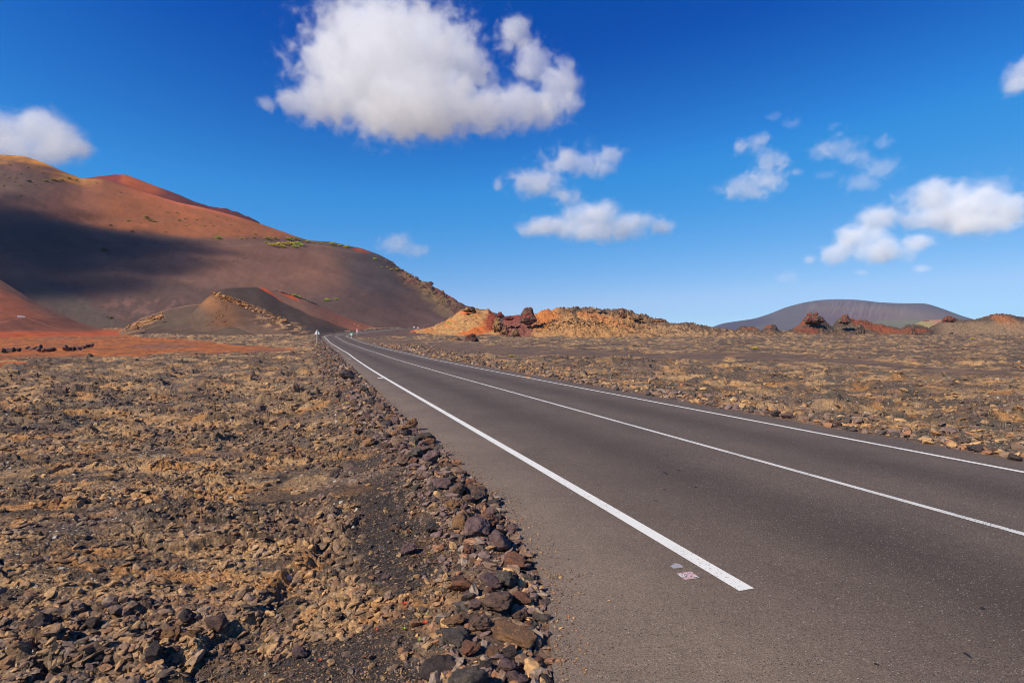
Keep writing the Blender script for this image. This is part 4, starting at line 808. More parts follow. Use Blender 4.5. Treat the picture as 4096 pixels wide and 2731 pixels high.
# ------------------------------------------------------------------ shrubs and small plants
def leafmat(name,c1,c2):
    m,t,b=newmat(name,.75,.25); g=nn(t,'ShaderNodeNewGeometry'); t.links.new(mixc(t,tuple(map(float,c1)),tuple(map(float,c2)),g.outputs['Random Per Island']),b.inputs['Base Color']); return m
LM={'bright green':leafmat('bright_leaves',srgb(128,166,24),srgb(196,222,40)),'olive':leafmat('olive_leaves',srgb(140,134,48),srgb(184,172,72)),
    'yellow green':leafmat('yellow_leaves',srgb(170,164,36),srgb(222,206,62)),'dark green':leafmat('dark_leaves',srgb(52,66,24),srgb(88,98,36))}
m_stem=plain('woody_stem',srgb(96,80,60),.9)
def shrub_mesh(seed,n=420):
    r=np.random.RandomState(seed); V=[];Fc=[]
    lob=[(r.uniform(-.55,.55),r.uniform(-.5,.5),r.uniform(.15,.45),r.uniform(.35,.6)) for _ in range(6)]
    for i in range(n):
        l=lob[r.randint(6)]; d=r.normal(size=3); d/=np.linalg.norm(d); d[2]=abs(d[2])*.9; p=np.array(l[:3])+d*l[3]*r.uniform(.7,1.08)*np.array([1,1,.8])
        a=r.normal(size=3); a/=np.linalg.norm(a); b_=np.cross(a,d); b_/=max(np.linalg.norm(b_),1e-3); s=r.uniform(.05,.11); k0=len(V)
        V+=[p-a*s,p+b_*s*.45,p+a*s,p-b_*s*.45]; Fc.append([k0,k0+1,k0+2,k0+3])
    V=np.array(V); V[:,2]=np.maximum(V[:,2],.02); return V,Fc
SM=[mesh_np('foliage',*shrub_mesh(40+i),LM['olive'],data_only=True) for i in range(4)]
def stems(seed):
    r=np.random.RandomState(seed); V=[];Fc=[]
    for i in range(9):
        a=r.uniform(0,6.28); tip=np.array([math.cos(a)*r.uniform(.2,.6),math.sin(a)*r.uniform(.2,.6),r.uniform(.4,.75)]); k0=len(V)
        for t_,w_ in ((0,.035),(.5,.022),(1,.008)):
            c0=tip*t_+np.array([0,0,-.08*(1-t_)])
            for q in range(4): th=q*1.571; V.append(c0+np.array([math.cos(th)*w_,math.sin(th)*w_,0]))
        for s_ in (0,4):
            for q in range(4): Fc.append([k0+s_+q,k0+s_+(q+1)%4,k0+s_+4+(q+1)%4,k0+s_+4+q])
    return np.array(V),Fc
ST=mesh_np('stem',*stems(3),m_stem,data_only=True)
SHN=0
def shrub(P,wid,hei,colour,label,group):
    global SHN
    e=link(bpy.data.objects.new('shrub',None)); e.location=P; e.rotation_euler=(0,0,SHN*1.7); e.empty_display_size=.1
    e.scale=(wid/2,wid/2,hei)
    f=link(bpy.data.objects.new('foliage',SM[SHN%4])); f.parent=e; f.material_slots[0].link='OBJECT'; f.material_slots[0].material=LM[colour]
    s_=link(bpy.data.objects.new('stem',ST)); s_.parent=e
    SHN+=1; return tag(e,label,'shrub',group)
def hill_shrubs(hill,lst,colour,where,group,lf=None):
    for i,q in enumerate(lst):
        px,py,wd=q[:3]; c_=q[3] if len(q)>3 else colour; P=on(hill,px,py); k_=P.y/F
        szw='tiny' if wd<9 else 'small' if wd<14 else 'broad'
        lab=q[4] if len(q)>4 else f'{szw} {c_} shrub {where}'
        shrub(P-Vector((0,0,.1)),wd*k_*1.12,wd*k_*.55,c_,lab,group)
hill_shrubs(GA_,[(874,954,26,'bright green','bright round shrub at the lower edge of the red slope'),(963,956,14,'bright green'),(983,955,12,'bright green'),(1015,952,18),(664,929,12),(666,851,13),(708,852,13),(513,884,18),(585,875,30),(600,885,26),(560,890,10),(620,888,18),(715,883,18),(740,876,12),(528,928,16,'dark green'),(445,904,16,'dark green'),(415,1006,34,'dark green','dark broad shrub alone in the shaded slope'),(745,904,10),(785,880,11),(813,877,10),(820,905,12),(840,890,10),(853,905,12),(865,865,8),(800,905,9),(870,868,9),(925,900,9),(955,925,10),(950,945,8),(1010,920,9),(1020,938,14),(905,880,8),(760,900,8),(652,795,8),(640,828,8)],'olive','on the red upper slope','shrubs on the upper slope of the big hill')
hill_shrubs(GA_,[(1095,985,34,'yellow green'),(1115,982,30,'yellow green'),(1140,979,30,'yellow green'),(1165,980,36,'yellow green'),(1190,978,30,'bright green'),(1205,985,24,'bright green'),(1130,990,30,'yellow green'),(1180,990,26,'bright green'),(1063,971,14,'bright green'),(1073,977,14,'bright green'),(1070,958,34,'olive'),(1100,957,26,'olive'),(1155,962,36,'olive'),(1185,960,30,'olive'),(1230,970,26,'olive'),(1255,973,16,'olive'),(1280,976,14,'olive'),(1330,981,30,'yellow green'),(1355,984,20,'yellow green'),(1385,990,26,'yellow green'),(1440,1001,10,'bright green'),(1500,1040,22,'bright green'),(1528,1070,14,'bright green'),(1548,1069,14,'yellow green'),(1565,1080,16,'yellow green'),(1586,1080,14,'yellow green'),(1600,1088,12,'yellow green'),(1634,1102,12,'yellow green'),(1773,1199,16,'bright green','bright shrub low on the right shoulder of the big hill'),(1770,1166,16,'olive'),(1698,1168,12,'olive'),(1725,1166,8,'olive')],'olive','on the bench and shoulder','shrubs on the bench and right shoulder of the big hill')
hill_shrubs(GA_,[(18,743,13),(63,715,12),(80,742,14),(80,783,14),(120,729,22,'dark green'),(182,725,20),(213,722,24),(230,725,16),(248,722,16),(276,715,20),(305,722,16),(386,734,12),(480,770,10),(170,690,10),(85,697,12),(60,728,10),(500,744,10),(140,740,10),(205,733,10),(15,700,10),(35,712,10),(40,660,12),(110,672,12),(150,668,10)],'olive','near the ochre summit','shrubs near the summit of the big hill')
hill_shrubs(GM_,[(1178,1176,22,'bright green','left one of two bright shrubs on the crest of the small cone'),(1196,1178,18,'bright green','right one of two bright shrubs on the crest of the small cone'),(1326,1280,14,'olive','pale olive shrub on the brown flank of the small cone'),(1342,1319,7,'bright green','tiny bright shrub on the dark foot of the small cone')],'olive','on the small cone','shrubs on the small cone')
hill_shrubs(GA_,[(1306,1203,27,'bright green','bright round shrub on the dark slope right of the small cone'),(1343,1198,18,'bright green','smaller green shrub beside the bright round one on the dark slope'),(443,1274,22,'dark green','dark shrub in the hollow left of the low knoll'),(428,1268,8,'dark green')],'olive','in the hollow behind the knoll','shrubs low on the big hill')
hill_shrubs(GO_,[(1794,1293,20,'bright green','bright green shrub on the left slope of the orange mound'),(1879,1266,12,'bright green','green shrub under the summit of the orange mound')],'olive','on the orange mound','shrubs on the orange mound')
def ground_shrubs(lst,group):
    for px,py,wd,c_,lab in lst:
        x,y=unp(px,py); z=hgt(x,y); k_=y/F; shrub(Vector((x,y,z-.03)),wd*k_,wd*k_*.4,c_,lab,group)
ground_shrubs([(2222,1346,34,'yellow green','broad yellow green shrub at the foot of the long mound'),(2211,1395,16,'olive','olive shrub at the lip of the dark lava shelf'),(2046,1424,34,'olive','pale olive shrub on the dark cinder flat'),(2070,1423,14,'bright green','green shrub at the right end of the pale olive one'),(1990,1425,10,'olive','tiny olive shrub left of the pale one on the cinder flat'),
 (2272,1355,12,'olive','small ochre shrub in front of the long mound'),(2310,1366,12,'yellow green','small shrub on lava right of the ochre one'),(2377,1371,14,'olive','small olive shrub in the middle of the right lava field'),(2480,1360,18,'yellow green','yellow green shrub behind the dark shelf'),(2510,1359,16,'yellow green','yellow green twin shrub right of its neighbour'),(2543,1354,12,'olive','small olive shrub below the crusted crest'),(2620,1360,12,'bright green','small green shrub on pale lava'),
 (2988,1398,20,'bright green','green shrub left of an ochre one on the right lava'),(3020,1393,30,'yellow green','ochre yellow shrub on the right lava field'),(2912,1407,12,'olive','small olive shrub left of the green and yellow pair'),(3217,1364,12,'yellow green','small yellow shrub in front of the first cone'),(3246,1384,20,'yellow green','yellow shrub below the first cone'),(3290,1391,14,'olive','olive shrub right of the yellow one below the cone'),(3384,1358,24,'bright green','green shrub at the foot of the second cone'),
 (3588,1377,16,'bright green','green shrub in front of the right-hand ridge'),(3891,1356,22,'yellow green','yellow green shrub on the far right lava'),(3412,1425,14,'bright green','small green shrub on dark lava below the cones'),(3525,1422,14,'olive','small olive shrub on dark lava at right'),(3318,1421,16,'olive','olive shrub above a crevice in the right lava'),(2775,1403,12,'olive','little olive shrub in the middle distance'),(4085,1380,16,'olive','olive shrub near the right edge of the picture'),(3835,1421,12,'olive','small olive shrub on the plain at right'),(2405,1378,10,'bright green','tiny green shrub on lava in the middle')],'shrubs on the right-hand lava field')
# tiny plants near the camera
m_blade=plain('fresh_blades',srgb(150,190,20),.6,.25); m_pet=plain('yellow_petals',srgb(236,196,10),.6); m_red=plain('red_succulent',srgb(196,84,48),.6,.3)
def plant(px,py,wd,mat,label,flower=False,nbl=14,hgt_=1.2,name='seedling'):
    x,y=unp(px,py); z=hgt(x,y); k_=y/F*wd; r=np.random.RandomState(px+py); e=link(bpy.data.objects.new(name,None)); e.location=(x,y,z+.01); V=[];Fc=[]
    for i in range(nbl):
        a=r.uniform(0,6.28); l=k_*.5*r.uniform(.5,1); dx,dy=math.cos(a),math.sin(a); h_=l*hgt_*r.uniform(.4,1.1); w_=l*.16; k0=len(V)
        V+=[(-dy*w_*.4,dx*w_*.4,0),(dy*w_*.4,-dx*w_*.4,0),(dx*l*.5+dy*w_,dy*l*.5-dx*w_,h_*.7),(dx*l*.5-dy*w_,dy*l*.5+dx*w_,h_*.7),(dx*l,dy*l,h_)]; Fc+=[[k0,k0+1,k0+2,k0+3]]
        Fc.append([k0+3,k0+2,k0+4,k0+4][:4])
    Fc=[f if len(set(f))==4 else f for f in Fc]
    me=bpy.data.meshes.new('leaves'); me.from_pydata(V,[],[f if len(set(f))==4 else f[:3] for f in Fc]); me.materials.append(mat); o=link(bpy.data.objects.new('leaves',me)); o.parent=e
    if flower:
        V=[];Fc=[]
        for f_ in range(3):
            c0=np.array([r.normal()*k_*.2,r.normal()*k_*.2,k_*1.0]); 
            for q in range(8):
                a=q*.785; b_=a+.5; rr0=k_*.22; n0=len(V); V+=[tuple(c0),tuple(c0+[math.cos(a)*rr0,math.sin(a)*rr0,rr0*.3]),tuple(c0+[math.cos(b_)*rr0,math.sin(b_)*rr0,rr0*.3])]; Fc.append([n0,n0+1,n0+2])
        me=bpy.data.meshes.new('flower'); me.from_pydata(V,[],Fc); me.materials.append(m_pet); o=link(bpy.data.objects.new('flower',me)); o.parent=e
    return tag(e,label,'plant')
plant(1385,1626,26,m_blade,'bright lime green leafy plant among the stones of the far bank')
plant(1656,1808,16,m_blade,'small green plant between stones at the upper end of the cinders')
plant(1712,1872,16,m_blade,'tiny green tuft on the bank below the first green plant')
plant(1451,1948,8,m_blade,'tiny plant with a yellow flower on the bare lava',True)
plant(1716,2214,10,m_blade,'small yellow flowered plant beside the big purple stone',True)
plant(1615,2505,24,m_blade,'thin green tuft on black cinders at the bottom, left one')
plant(1676,2555,22,m_blade,'low green plant on black cinders right of the thin tuft')
plant(1705,2450,18,m_blade,'green plant at the left edge of the bank near a red succulent')
plant(2023,2425,26,m_blade,'grass-like sprig with a yellow flower growing between bank stones',True,hgt_=2.2)
plant(1618,2395,40,m_red,'red succulent patch on the black cinders, upper one',nbl=40,hgt_=.5,name='succulent')
plant(1700,2480,30,m_red,'orange red succulent patch beside the bank, lower one',nbl=36,hgt_=.5,name='succulent')
plant(1505,2495,22,m_red,'small red succulent on cinders near the bottom left',nbl=24,hgt_=.6,name='succulent')
plant(1280,2600,22,m_red,'reddish succulent at the edge of the lava field',nbl=24,hgt_=.5,name='succulent')
plant(990,2700,20,m_blade,'small plant with yellow flowers at the bottom of the lava field',True)

# ------------------------------------------------------------------ signs, posts, studs
m_gal=plain('galvanised_steel',srgb(222,226,236),.6,.06,metal=0); m_pole=plain('painted_post',srgb(214,210,204),.5,.06)
m_wht=plain('white_sheeting',srgb(232,232,236),.4,.03); m_rd=plain('red_sheeting',srgb(206,34,52),.4,.05); m_grn=plain('green_sheeting',srgb(16,150,118),.4,.05)
m_blu=plain('blue_sheeting',srgb(44,70,150),.4,.05); m_dk=plain('dark_symbol',srgb(60,54,58),.5,.05); m_amb=plain('amber_reflector',srgb(236,150,24),.3,.05)
import bmesh
def extr(name,poly,t,mat,parent=None,loc=(0,0,0),y0=0,bev=0):
    """polygon in the XZ plane (facing -Y) extruded by t"""
    bm=bmesh.new(); vs=[bm.verts.new((x,y0,z)) for x,z in poly]; f=bm.faces.new(vs); bm.normal_update()
    ex=bmesh.ops.extrude_face_region(bm,geom=[f]); bmesh.ops.translate(bm,verts=[v for v in ex['geom'] if isinstance(v,bmesh.types.BMVert)],vec=(0,t,0)); bmesh.ops.recalc_face_normals(bm,faces=bm.faces)
    me=bpy.data.meshes.new(name); bm.to_mesh(me); bm.free(); me.materials.append(mat); o=link(bpy.data.objects.new(name,me)); o.location=loc
    if parent: o.parent=parent
    return o
def tube(name,r0,z0,z1,mat,parent=None,y=0,x=0,seg=12):
    bm=bmesh.new(); bmesh.ops.create_cone(bm,segments=seg,radius1=r0,radius2=r0,depth=z1-z0,cap_ends=True); bmesh.ops.translate(bm,verts=bm.verts,vec=(x,y,(z0+z1)/2))
    me=bpy.data.meshes.new(name); bm.to_mesh(me); bm.free(); me.materials.append(mat); o=link(bpy.data.objects.new(name,me)); 
    if parent: o.parent=parent
    return o
def circ(r,n=28,cx=0,cz=0): return [(cx+r*math.cos(i/n*2*math.pi),cz+r*math.sin(i/n*2*math.pi)) for i in range(n)]
def rtri(s,cz,r=.06):
    """rounded upright triangle of side s centred at height cz"""
    R_=s/math.sqrt(3); P=[]
    for a in (90,210,330):
        cx,cz_=(R_-2*r)*math.cos(RAD(a)),(R_-2*r)*math.sin(RAD(a))
        for q in range(-60,61,20): P.append((cx+r*math.cos(RAD(a+q)),cz+cz_+r*math.sin(RAD(a+q))))
    return P
def rrect(w_,h_,cz,r=.03):
    P=[]
    for sx,sz,a0 in ((1,1,0),(-1,1,90),(-1,-1,180),(1,-1,270)):
        for q in (0,30,60,90): P.append((sx*(w_/2-r)+r*math.cos(RAD(a0+q)),cz+sz*(h_/2-r)+r*math.sin(RAD(a0+q))))
    return P
def root(name,px,y,label,cat,rz=0,group=None,pyb=None):
    x=(px-2048)/F*y; z=hgt(x,y) if pyb is None else H-(pyb-HY)/F*y
    e=link(bpy.data.objects.new(name,None)); e.location=(x,y,z); e.rotation_euler=(0,0,rz); return tag(e,label,cat,group)
# warning sign seen from behind
y=93.; e=root('warning_sign',1268,y,'grey back of a triangular road sign on a white post left of the road','road sign',RAD(3),pyb=1380); k_=y/F
top=62.5*k_; s_=22*k_; tube('post',.045,-.5,top-.1,m_pole,e,y=-.05)
cz=top-s_/math.sqrt(3); pn=extr('panel',rtri(s_,cz),.02,m_gal,e); extr('face',rtri(s_*.97,cz),.008,m_wht,pn,y0=.022); extr('border',rtri(s_,cz),.006,m_rd,pn,y0=.031)
extr('bracket',[(-s_*.26,cz-.1),(s_*.26,cz-.1),(s_*.26,cz-.06),(-s_*.26,cz-.06)],-.03,m_gal,e); extr('bracket',[(-s_*.14,cz+.2),(s_*.14,cz+.2),(s_*.14,cz+.24),(-s_*.14,cz+.24)],-.03,m_gal,e)
y=125.; e=root('road_marker_sign',1276,y,'small green panel on a teal post partly behind the triangular sign','road sign',RAD(3),pyb=1348); k_=y/F
tube('post',.04,-.4,22*k_,m_grn,e,y=-.05); extr('panel',rrect(8*k_,12*k_,17*k_),.02,m_grn,e)
y=158.; e=root('road_marker_sign',1405.6,y,'green topped white route sign on a grey post at the inner bend','road sign',RAD(-8),pyb=1352); k_=y/F
tube('post',.035,-.3,14*k_,m_gal,e,y=.05); p_=extr('panel',rrect(9.4*k_,11*k_,17*k_),.02,m_grn,e); extr('plate',[(-3.6*k_,12*k_),(3.6*k_,12*k_),(3.6*k_,18.5*k_),(-3.6*k_,18.5*k_)],-.012,m_wht,p_,y0=-.006); extr('symbol',[(-.7*k_,13*k_),(.7*k_,13*k_),(.7*k_,16.5*k_),(-.7*k_,16.5*k_)],-.008,m_blu,p_,y0=-.02)
y=184.; e=root('warning_sign',1427.6,y,'red edged triangle over a round limit sign on one white post','road sign',RAD(-6),pyb=1344); k_=y/F
tube('post',.05,-.4,29*k_,m_pole,e,y=.06)
s_=9.6*k_; cz=23.6*k_+s_*.289; p_=extr('triangle_panel',rtri(s_,cz),.02,m_rd,e); extr('face',rtri(s_*.66,cz,.03),-.01,m_wht,p_,y0=-.004); extr('symbol',[(-.07,cz-.10),(.07,cz-.10),(.09,cz+.06),(0,cz+.14),(-.09,cz+.06)],-.008,m_dk,p_,y0=-.016)
cz=20*k_; p_=extr('round_panel',circ(3.7*k_,28,0,cz),.02,m_rd,e); extr('face',circ(2.5*k_,28,0,cz),-.01,m_wht,p_,y0=-.004); extr('symbol',[(-.09,cz-.05),(.09,cz-.05),(.09,cz+.05),(-.09,cz+.05)],-.008,m_dk,p_,y0=-.016)
extr('plate',[(-3.6*k_,14.2*k_),(3.6*k_,14.2*k_),(3.6*k_,16*k_),(-3.6*k_,16*k_)],-.02,m_wht,e)
# chevron boards round the outer side of the bend
for px,y,pb_,w_,h_,tot,lab in ((1656.4,287.,1317.5,6.0,3.8,11,'white chevron board, leftmost and tallest of four beyond the bend'),(1671.6,294.,1317,5.4,3.6,8.5,'second white chevron board from the left beyond the bend'),(1693,302.,1316.5,6.6,3.8,6.8,'third white chevron board from the left beyond the bend'),(1716.5,310.,1316,5.0,2.2,4.2,'rightmost white board, almost hidden by the orange mound')):
    k_=y/F; e=root('chevron_sign',px,y,lab,'road sign',RAD(-10),'white boards round the outer side of the bend',pyb=pb_)
    tube('post',.07,-.3,(tot-h_)*k_,m_pole,e); p_=extr('board',rrect(w_*k_,h_*k_,(tot-h_/2)*k_,.03),.03,m_wht,e); cz=(tot-h_/2)*k_; a=h_*k_*.42
    extr('chevron',[(-a*.5,cz+a),(-a*.05,cz+a),(a*.55,cz),(-a*.05,cz-a),(-a*.5,cz-a),(a*.1,cz)],-.015,m_blu,p_,y0=-.01)
for i,(px,y,pb_) in enumerate(((1562,262.,1317.4),(1576,266.,1317.2),(1589,270.,1317),(1490.5,247,1323),(1324,193,1339.8),(1603,258.,1322.5),(1615,262.,1321.6))):
    k_=y/F; e=root('marker_post',px,y,['short white marker post on the outer kerb, first of three by the far rise','short white marker post on the outer kerb, second of three by the far rise','short white marker post on the outer kerb, third of three by the far rise','short white marker post at the foot of the brown flank','low white marker post just past the tip of the bend','low white post on the inner side, left of a pair','low white post on the inner side, right of a pair'][i],'marker post',0,'white marker posts beyond the bend',pyb=pb_)
    tube('post_body',.11,-.2,2.6*k_,m_wht,e,seg=10); tube('reflector',.115,1.7*k_,2.1*k_,m_dk,e,seg=10)
e=root('stake',1590,225.,'thin dark stake standing in the cinders inside the bend','stake',pyb=1330); tube('stake_shaft',.12,-.2,.85,m_dk,e,seg=8); tube('stake_cap',.16,.85,.95,m_dk,e,seg=8)
# white board on the brown slope at left
P=on(GR_,85,1271); k_=P.y/F; e=link(bpy.data.objects.new('notice_board',None)); e.location=P; e.rotation_euler=(0,RAD(3),RAD(25)); tag(e,'long low white board standing on the brown slope at left','board')
extr('board',[(-13*k_,.25),(12*k_,.25),(12*k_,.25+4*k_),(-13*k_,.25+5*k_)],.06,m_wht,e)
for q in (-9,9): tube('leg',.04,-.4,.3,m_gal,e,x=q*k_,y=.03)
# road studs
def stud(px,py,refl,label,group,w_=.16):
    x,y=unp(px,py); e=link(bpy.data.objects.new('road_stud',None)); e.location=(x,y,float(base(x,y))); e.rotation_euler=(0,0,math.atan2(-(x),y)*0+RAD(0)); tag(e,label,'road stud',group)
    bm=bmesh.new(); bmesh.ops.create_cube(bm,size=1)
    for v in bm.verts: v.co.x*=w_*(1 if v.co.z<0 else .8); v.co.y*=.11*(1 if v.co.z<0 else .45); v.co.z=v.co.z*.022+.012
    me=bpy.data.meshes.new('stud_body'); bm.to_mesh(me); bm.free(); me.materials.append(refl); o=link(bpy.data.objects.new('stud_body',me)); o.parent=e
    f=extr('reflector',[(-w_*.32,.006),(w_*.32,.006),(w_*.28,.018),(-w_*.28,.018)],-.006,refl,e,y0=-.052)
for i,(px,py) in enumerate(((1521,1512),(1397,1434.5),(1351,1403),(1327,1384),(1313,1370),(1303,1359.5))): stud(px,py,m_wht,f"white road stud left of the edge line, {ordn[i]} counted from the camera",'white studs on the left shoulder',.26)
for i,(px,py) in enumerate(((2109,1509),(1730,1432.5),(1586,1404))): stud(px,py,m_amb,f"amber road stud on the right edge line, {ordn[i]} counted from the camera",'amber studs on the right edge line',.26)

# ------------------------------------------------------------------ clouds
def cloud_mat(dens,g):
    m=bpy.data.materials.new('cloud_vapour'); m.use_nodes=True; t=m.node_tree; t.nodes.clear()
    o=t.nodes.new('ShaderNodeOutputMaterial'); s=t.nodes.new('ShaderNodeVolumePrincipled')
    s.inputs['Color'].default_value=(1,1,1,1); s.inputs['Density'].default_value=dens; s.inputs['Anisotropy'].default_value=g; s.inputs['Density Attribute'].default_value='density'
    t.links.new(s.outputs[0],o.inputs['Volume']); return m
def cloud(label,cx,cy,D,blobs,vox=3.5,dens=.016,amp=1.6,nscale=1.3,thr=.12,sharp=1.8,depth=1.0,seed=0,g=-.45,world=None):
    if world is None:
        X=(cx-2048)/F*D; Z=H-(cy-HY)/F*D; Yc=D; az=0.; k=D/F
    else: (X,Yc,Z),k,az=world,1.,0.
    ob=link(bpy.data.objects.new('cloud',bpy.data.volumes.new('cloud'))); ob.location=(X,Yc,Z); ob.rotation_euler=(0,0,-az)
    ng=bpy.data.node_groups.new('vapour_field','GeometryNodeTree'); ng.interface.new_socket('Geometry',in_out='INPUT',socket_type='NodeSocketGeometry'); ng.interface.new_socket('Geometry',in_out='OUTPUT',socket_type='NodeSocketGeometry')
    N=ng.nodes; Lk=ng.links.new
    def put(n,vals):
        for i,v in enumerate(vals):
            if v is None: continue
            if isinstance(v,(int,float,tuple)): n.inputs[i].default_value=v
            else: Lk(v,n.inputs[i])
    def vm(op,*a):
        n=N.new('ShaderNodeVectorMath'); n.operation=op; put(n,a); return n.outputs['Value'] if op=='LENGTH' else n.outputs['Vector']
    def mt(op,*a):
        n=N.new('ShaderNodeMath'); n.operation=op; put(n,a); return n.outputs[0]
    pos=N.new('GeometryNodeInputPosition').outputs[0]; f=None; mn=[1e9]*3; mx=[-1e9]*3
    for b in blobs:
        bx,by,rx,ry=b[:4]; wgt=b[4] if len(b)>4 else 0.; by0=b[5] if len(b)>5 else (cy-by)*1.3     # towers lean back so the sunlit face shows
        dy=by0*k; sc_=1+dy/D if world is None else 1.
        p=((bx-2048)/F*(D+dy)-X,dy,H-(by-HY)/F*(D+dy)-Z) if world is None else (bx,by0,by); r=(rx*k*sc_,min(rx,ry*1.3)*1.1*depth*k,ry*k*sc_)
        for i in range(3): mn[i]=min(mn[i],p[i]-r[i]*1.35); mx[i]=max(mx[i],p[i]+r[i]*1.35)
        e=mt('SUBTRACT',1.0+wgt,vm('LENGTH',vm('DIVIDE',vm('SUBTRACT',pos,p),r))); f=e if f is None else mt('SMOOTH_MAX',f,e,.25)
    no=N.new('ShaderNodeTexNoise'); no.noise_dimensions='4D'; no.inputs['W'].default_value=seed*7.3+.5
    no.inputs['Scale'].default_value=nscale/(k*100) if world is None else nscale/100; no.inputs['Detail'].default_value=7; no.inputs['Roughness'].default_value=.60; no.inputs['Distortion'].default_value=.5
    n=mt('MULTIPLY',mt('SUBTRACT',no.outputs[0],.5),amp*2.); s=mt('MULTIPLY',mt('SUBTRACT',mt('ADD',f,n),thr),sharp)
    cl=N.new('ShaderNodeClamp'); Lk(s,cl.inputs[0]); dn=mt('MULTIPLY',cl.outputs[0],cl.outputs[0])
    vc=N.new('GeometryNodeVolumeCube'); Lk(dn,vc.inputs['Density']); vc.inputs['Min'].default_value=mn; vc.inputs['Max'].default_value=mx
    for i,a in enumerate('XYZ'): vc.inputs['Resolution '+a].default_value=max(8,int((mx[i]-mn[i])/(k*vox)))
    sm=N.new('GeometryNodeSetMaterial'); sm.inputs['Material'].default_value=cloud_mat(dens/k,g); Lk(vc.outputs[0],sm.inputs['Geometry'])
    go_=N.new('NodeGroupOutput'); Lk(sm.outputs[0],go_.inputs[0]); md=ob.modifiers.new('vapour','NODES'); md.node_group=ng
    return tag(ob,label,'cloud')
cloud('largest white cloud, towering above the road with a ragged wing on its right',1700,300,2600,[(1560,270,350,250),(1450,130,130,120),(1545,100,95,110),(1730,170,160,125),(1850,260,125,125),(1290,240,95,110),(1270,400,140,105),(1700,430,350,135),(1160,400,75,50,-.15),(1062,415,48,45,-.3),(2060,140,90,100,-.1),(2130,260,95,115,-.1),(2235,330,95,110,-.1),(2090,430,210,90),(1950,440,160,90),(2285,410,70,70,-.15)],vox=3,seed=1,amp=1.4,thr=.0,dens=.010,sharp=2.6)
cloud('grey white rounded cloud above the summit of the left hill',180,540,3200,[(-20,520,130,85),(160,520,130,95),(250,560,95,95),(120,605,220,70),(325,590,65,45,-.1),(-150,540,150,80)],dens=.012,amp=1.0,thr=-.06,seed=2)
cloud('ragged slanting cloud between the largest cloud and the flat one',2210,700,4000,[(1992,745,30,30,-.1),(2150,735,130,65),(2290,650,130,65),(2430,630,75,55),(2260,785,110,45,-.2)],dens=.010,amp=1.7,thr=-.05,seed=3,vox=3.5,nscale=1.6)
cloud('flat bright white cloud low over the orange mounds',2380,890,4600,[(2370,870,160,75),(2200,905,135,55),(2510,895,140,60),(2640,910,80,45,-.1),(2380,930,240,52)],dens=.013,amp=1.2,thr=.0,seed=4,vox=3.5,nscale=1.6)
cloud('small faint cloud just right of the big hill crest',1600,985,5500,[(1585,980,80,50),(1660,1000,75,35)],dens=.006,amp=1.3,thr=-.1,seed=5,vox=3.5,nscale=2)
cloud('pair of hooked wisps above the far right lava field',3010,660,4000,[(2985,752,115,50),(3070,715,70,65),(2960,590,55,32,-.1),(3030,580,60,45,-.1),(3085,645,80,48,-.1),(3180,690,45,24,-.25)],dens=.007,amp=1.9,thr=-.05,seed=6,vox=3.5,nscale=1.8)
cloud('thin broken wisps high over the distant mountain',3420,620,4000,[(3295,608,62,42,-.1),(3365,592,72,55,-.1),(3420,632,85,38,-.1),(3510,672,90,52,-.1),(3440,730,75,45,-.2),(3530,562,45,45,-.25),(3353,500,55,28,-.3),(3310,700,50,25,-.3)],dens=.004,amp=2.0,thr=-.1,seed=7,vox=3.5,nscale=1.8)
cloud('large white cloud at right, sloping down to a lower grey part',3700,900,4000,[(3760,800,150,95),(3880,830,200,115),(4010,850,110,95),(3700,880,130,60),(3900,900,160,62),(3510,880,95,65),(3440,960,115,75),(3530,1000,140,62),(3350,1010,85,58),(3660,975,80,50,-.1),(3238,1040,36,28,-.1),(3460,1090,80,22,-.3),(3690,1075,55,28,-.25)],dens=.012,amp=1.25,thr=.0,seed=8,vox=4,nscale=1.4)
cloud('cloud cut by the right edge of the picture, near the top',4090,320,3000,[(4070,345,75,60),(4110,290,100,90),(4200,300,100,100)],dens=.010,amp=1.0,seed=9)
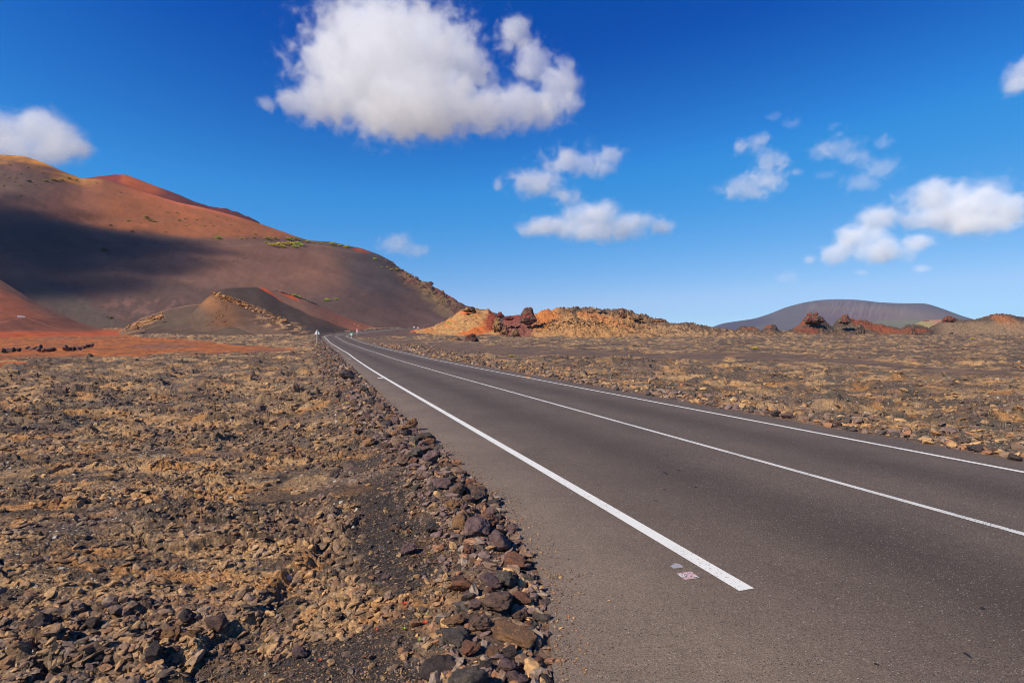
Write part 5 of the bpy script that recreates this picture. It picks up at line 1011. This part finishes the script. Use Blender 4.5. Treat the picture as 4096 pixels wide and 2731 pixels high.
cloud('faint pinkish wisp low over the distant mountain',3140,1112,6500,[(3140,1112,60,30)],dens=.003,amp=1.6,thr=-.1,seed=10,vox=3,nscale=2)
cloud('two small wisps high over the right lava field',3125,478,4000,[(3100,460,34,18),(3160,495,42,24,-.1)],dens=.003,amp=1.8,thr=-.1,seed=11,vox=3,nscale=2.5)
# the cloud overhead on the left whose shadow lies across the big hill
SB=[]
for px,py,rad,wgt in ((-420,900,75,0),(-200,930,78,0),(0,905,62,0),(30,985,60,0),(200,960,58,0),(200,1050,44,0),(380,955,48,0),(480,1010,42,0),(620,985,36,0),(740,985,28,0),(850,1005,20,-.05),(-200,1060,50,0),(-50,1110,40,0),(150,1110,34,0),(330,1080,34,0),(500,1070,30,0),(0,1150,46,0),(220,1150,40,0),(430,1130,34,0),(640,1070,32,0),(780,1050,24,0),(910,1010,16,-.05),(330,860,22,-.2),(60,800,26,-.15)):
    P=on(GA_,max(px,-890),py)+SUN*700; SB.append((P,rad,wgt))
c0=sum((p for p,_,_ in SB),Vector())/len(SB)
SHC=cloud('broad low cloud beyond the left edge that shades the big hill',0,0,0,[((p-c0).x,(p-c0).z,r_,r_,w_,(p-c0).y) for p,r_,w_ in SB],vox=4,dens=.034,amp=.6,nscale=3.2,thr=.0,sharp=1.6,seed=12,world=c0,g=0)

# ------------------------------------------------------------------ air
bm=bmesh.new(); bmesh.ops.create_cube(bm,size=1)
for v in bm.verts: v.co=Vector((v.co.x*10800,v.co.y*10800,(v.co.z+.5)*243-3))
me=bpy.data.meshes.new('haze'); bm.to_mesh(me); bm.free(); hz=link(bpy.data.objects.new('haze',me)); hz['kind']='stuff'
m=bpy.data.materials.new('haze_air'); m.use_nodes=True; t=m.node_tree; t.nodes.clear(); o_=t.nodes.new('ShaderNodeOutputMaterial'); v_=t.nodes.new('ShaderNodeVolumePrincipled')
v_.inputs['Color'].default_value=(.36,.62,1,1); v_.inputs['Density'].default_value=.000042; v_.inputs['Anisotropy'].default_value=0; t.links.new(v_.outputs[0],o_.inputs['Volume']); me.materials.append(m)
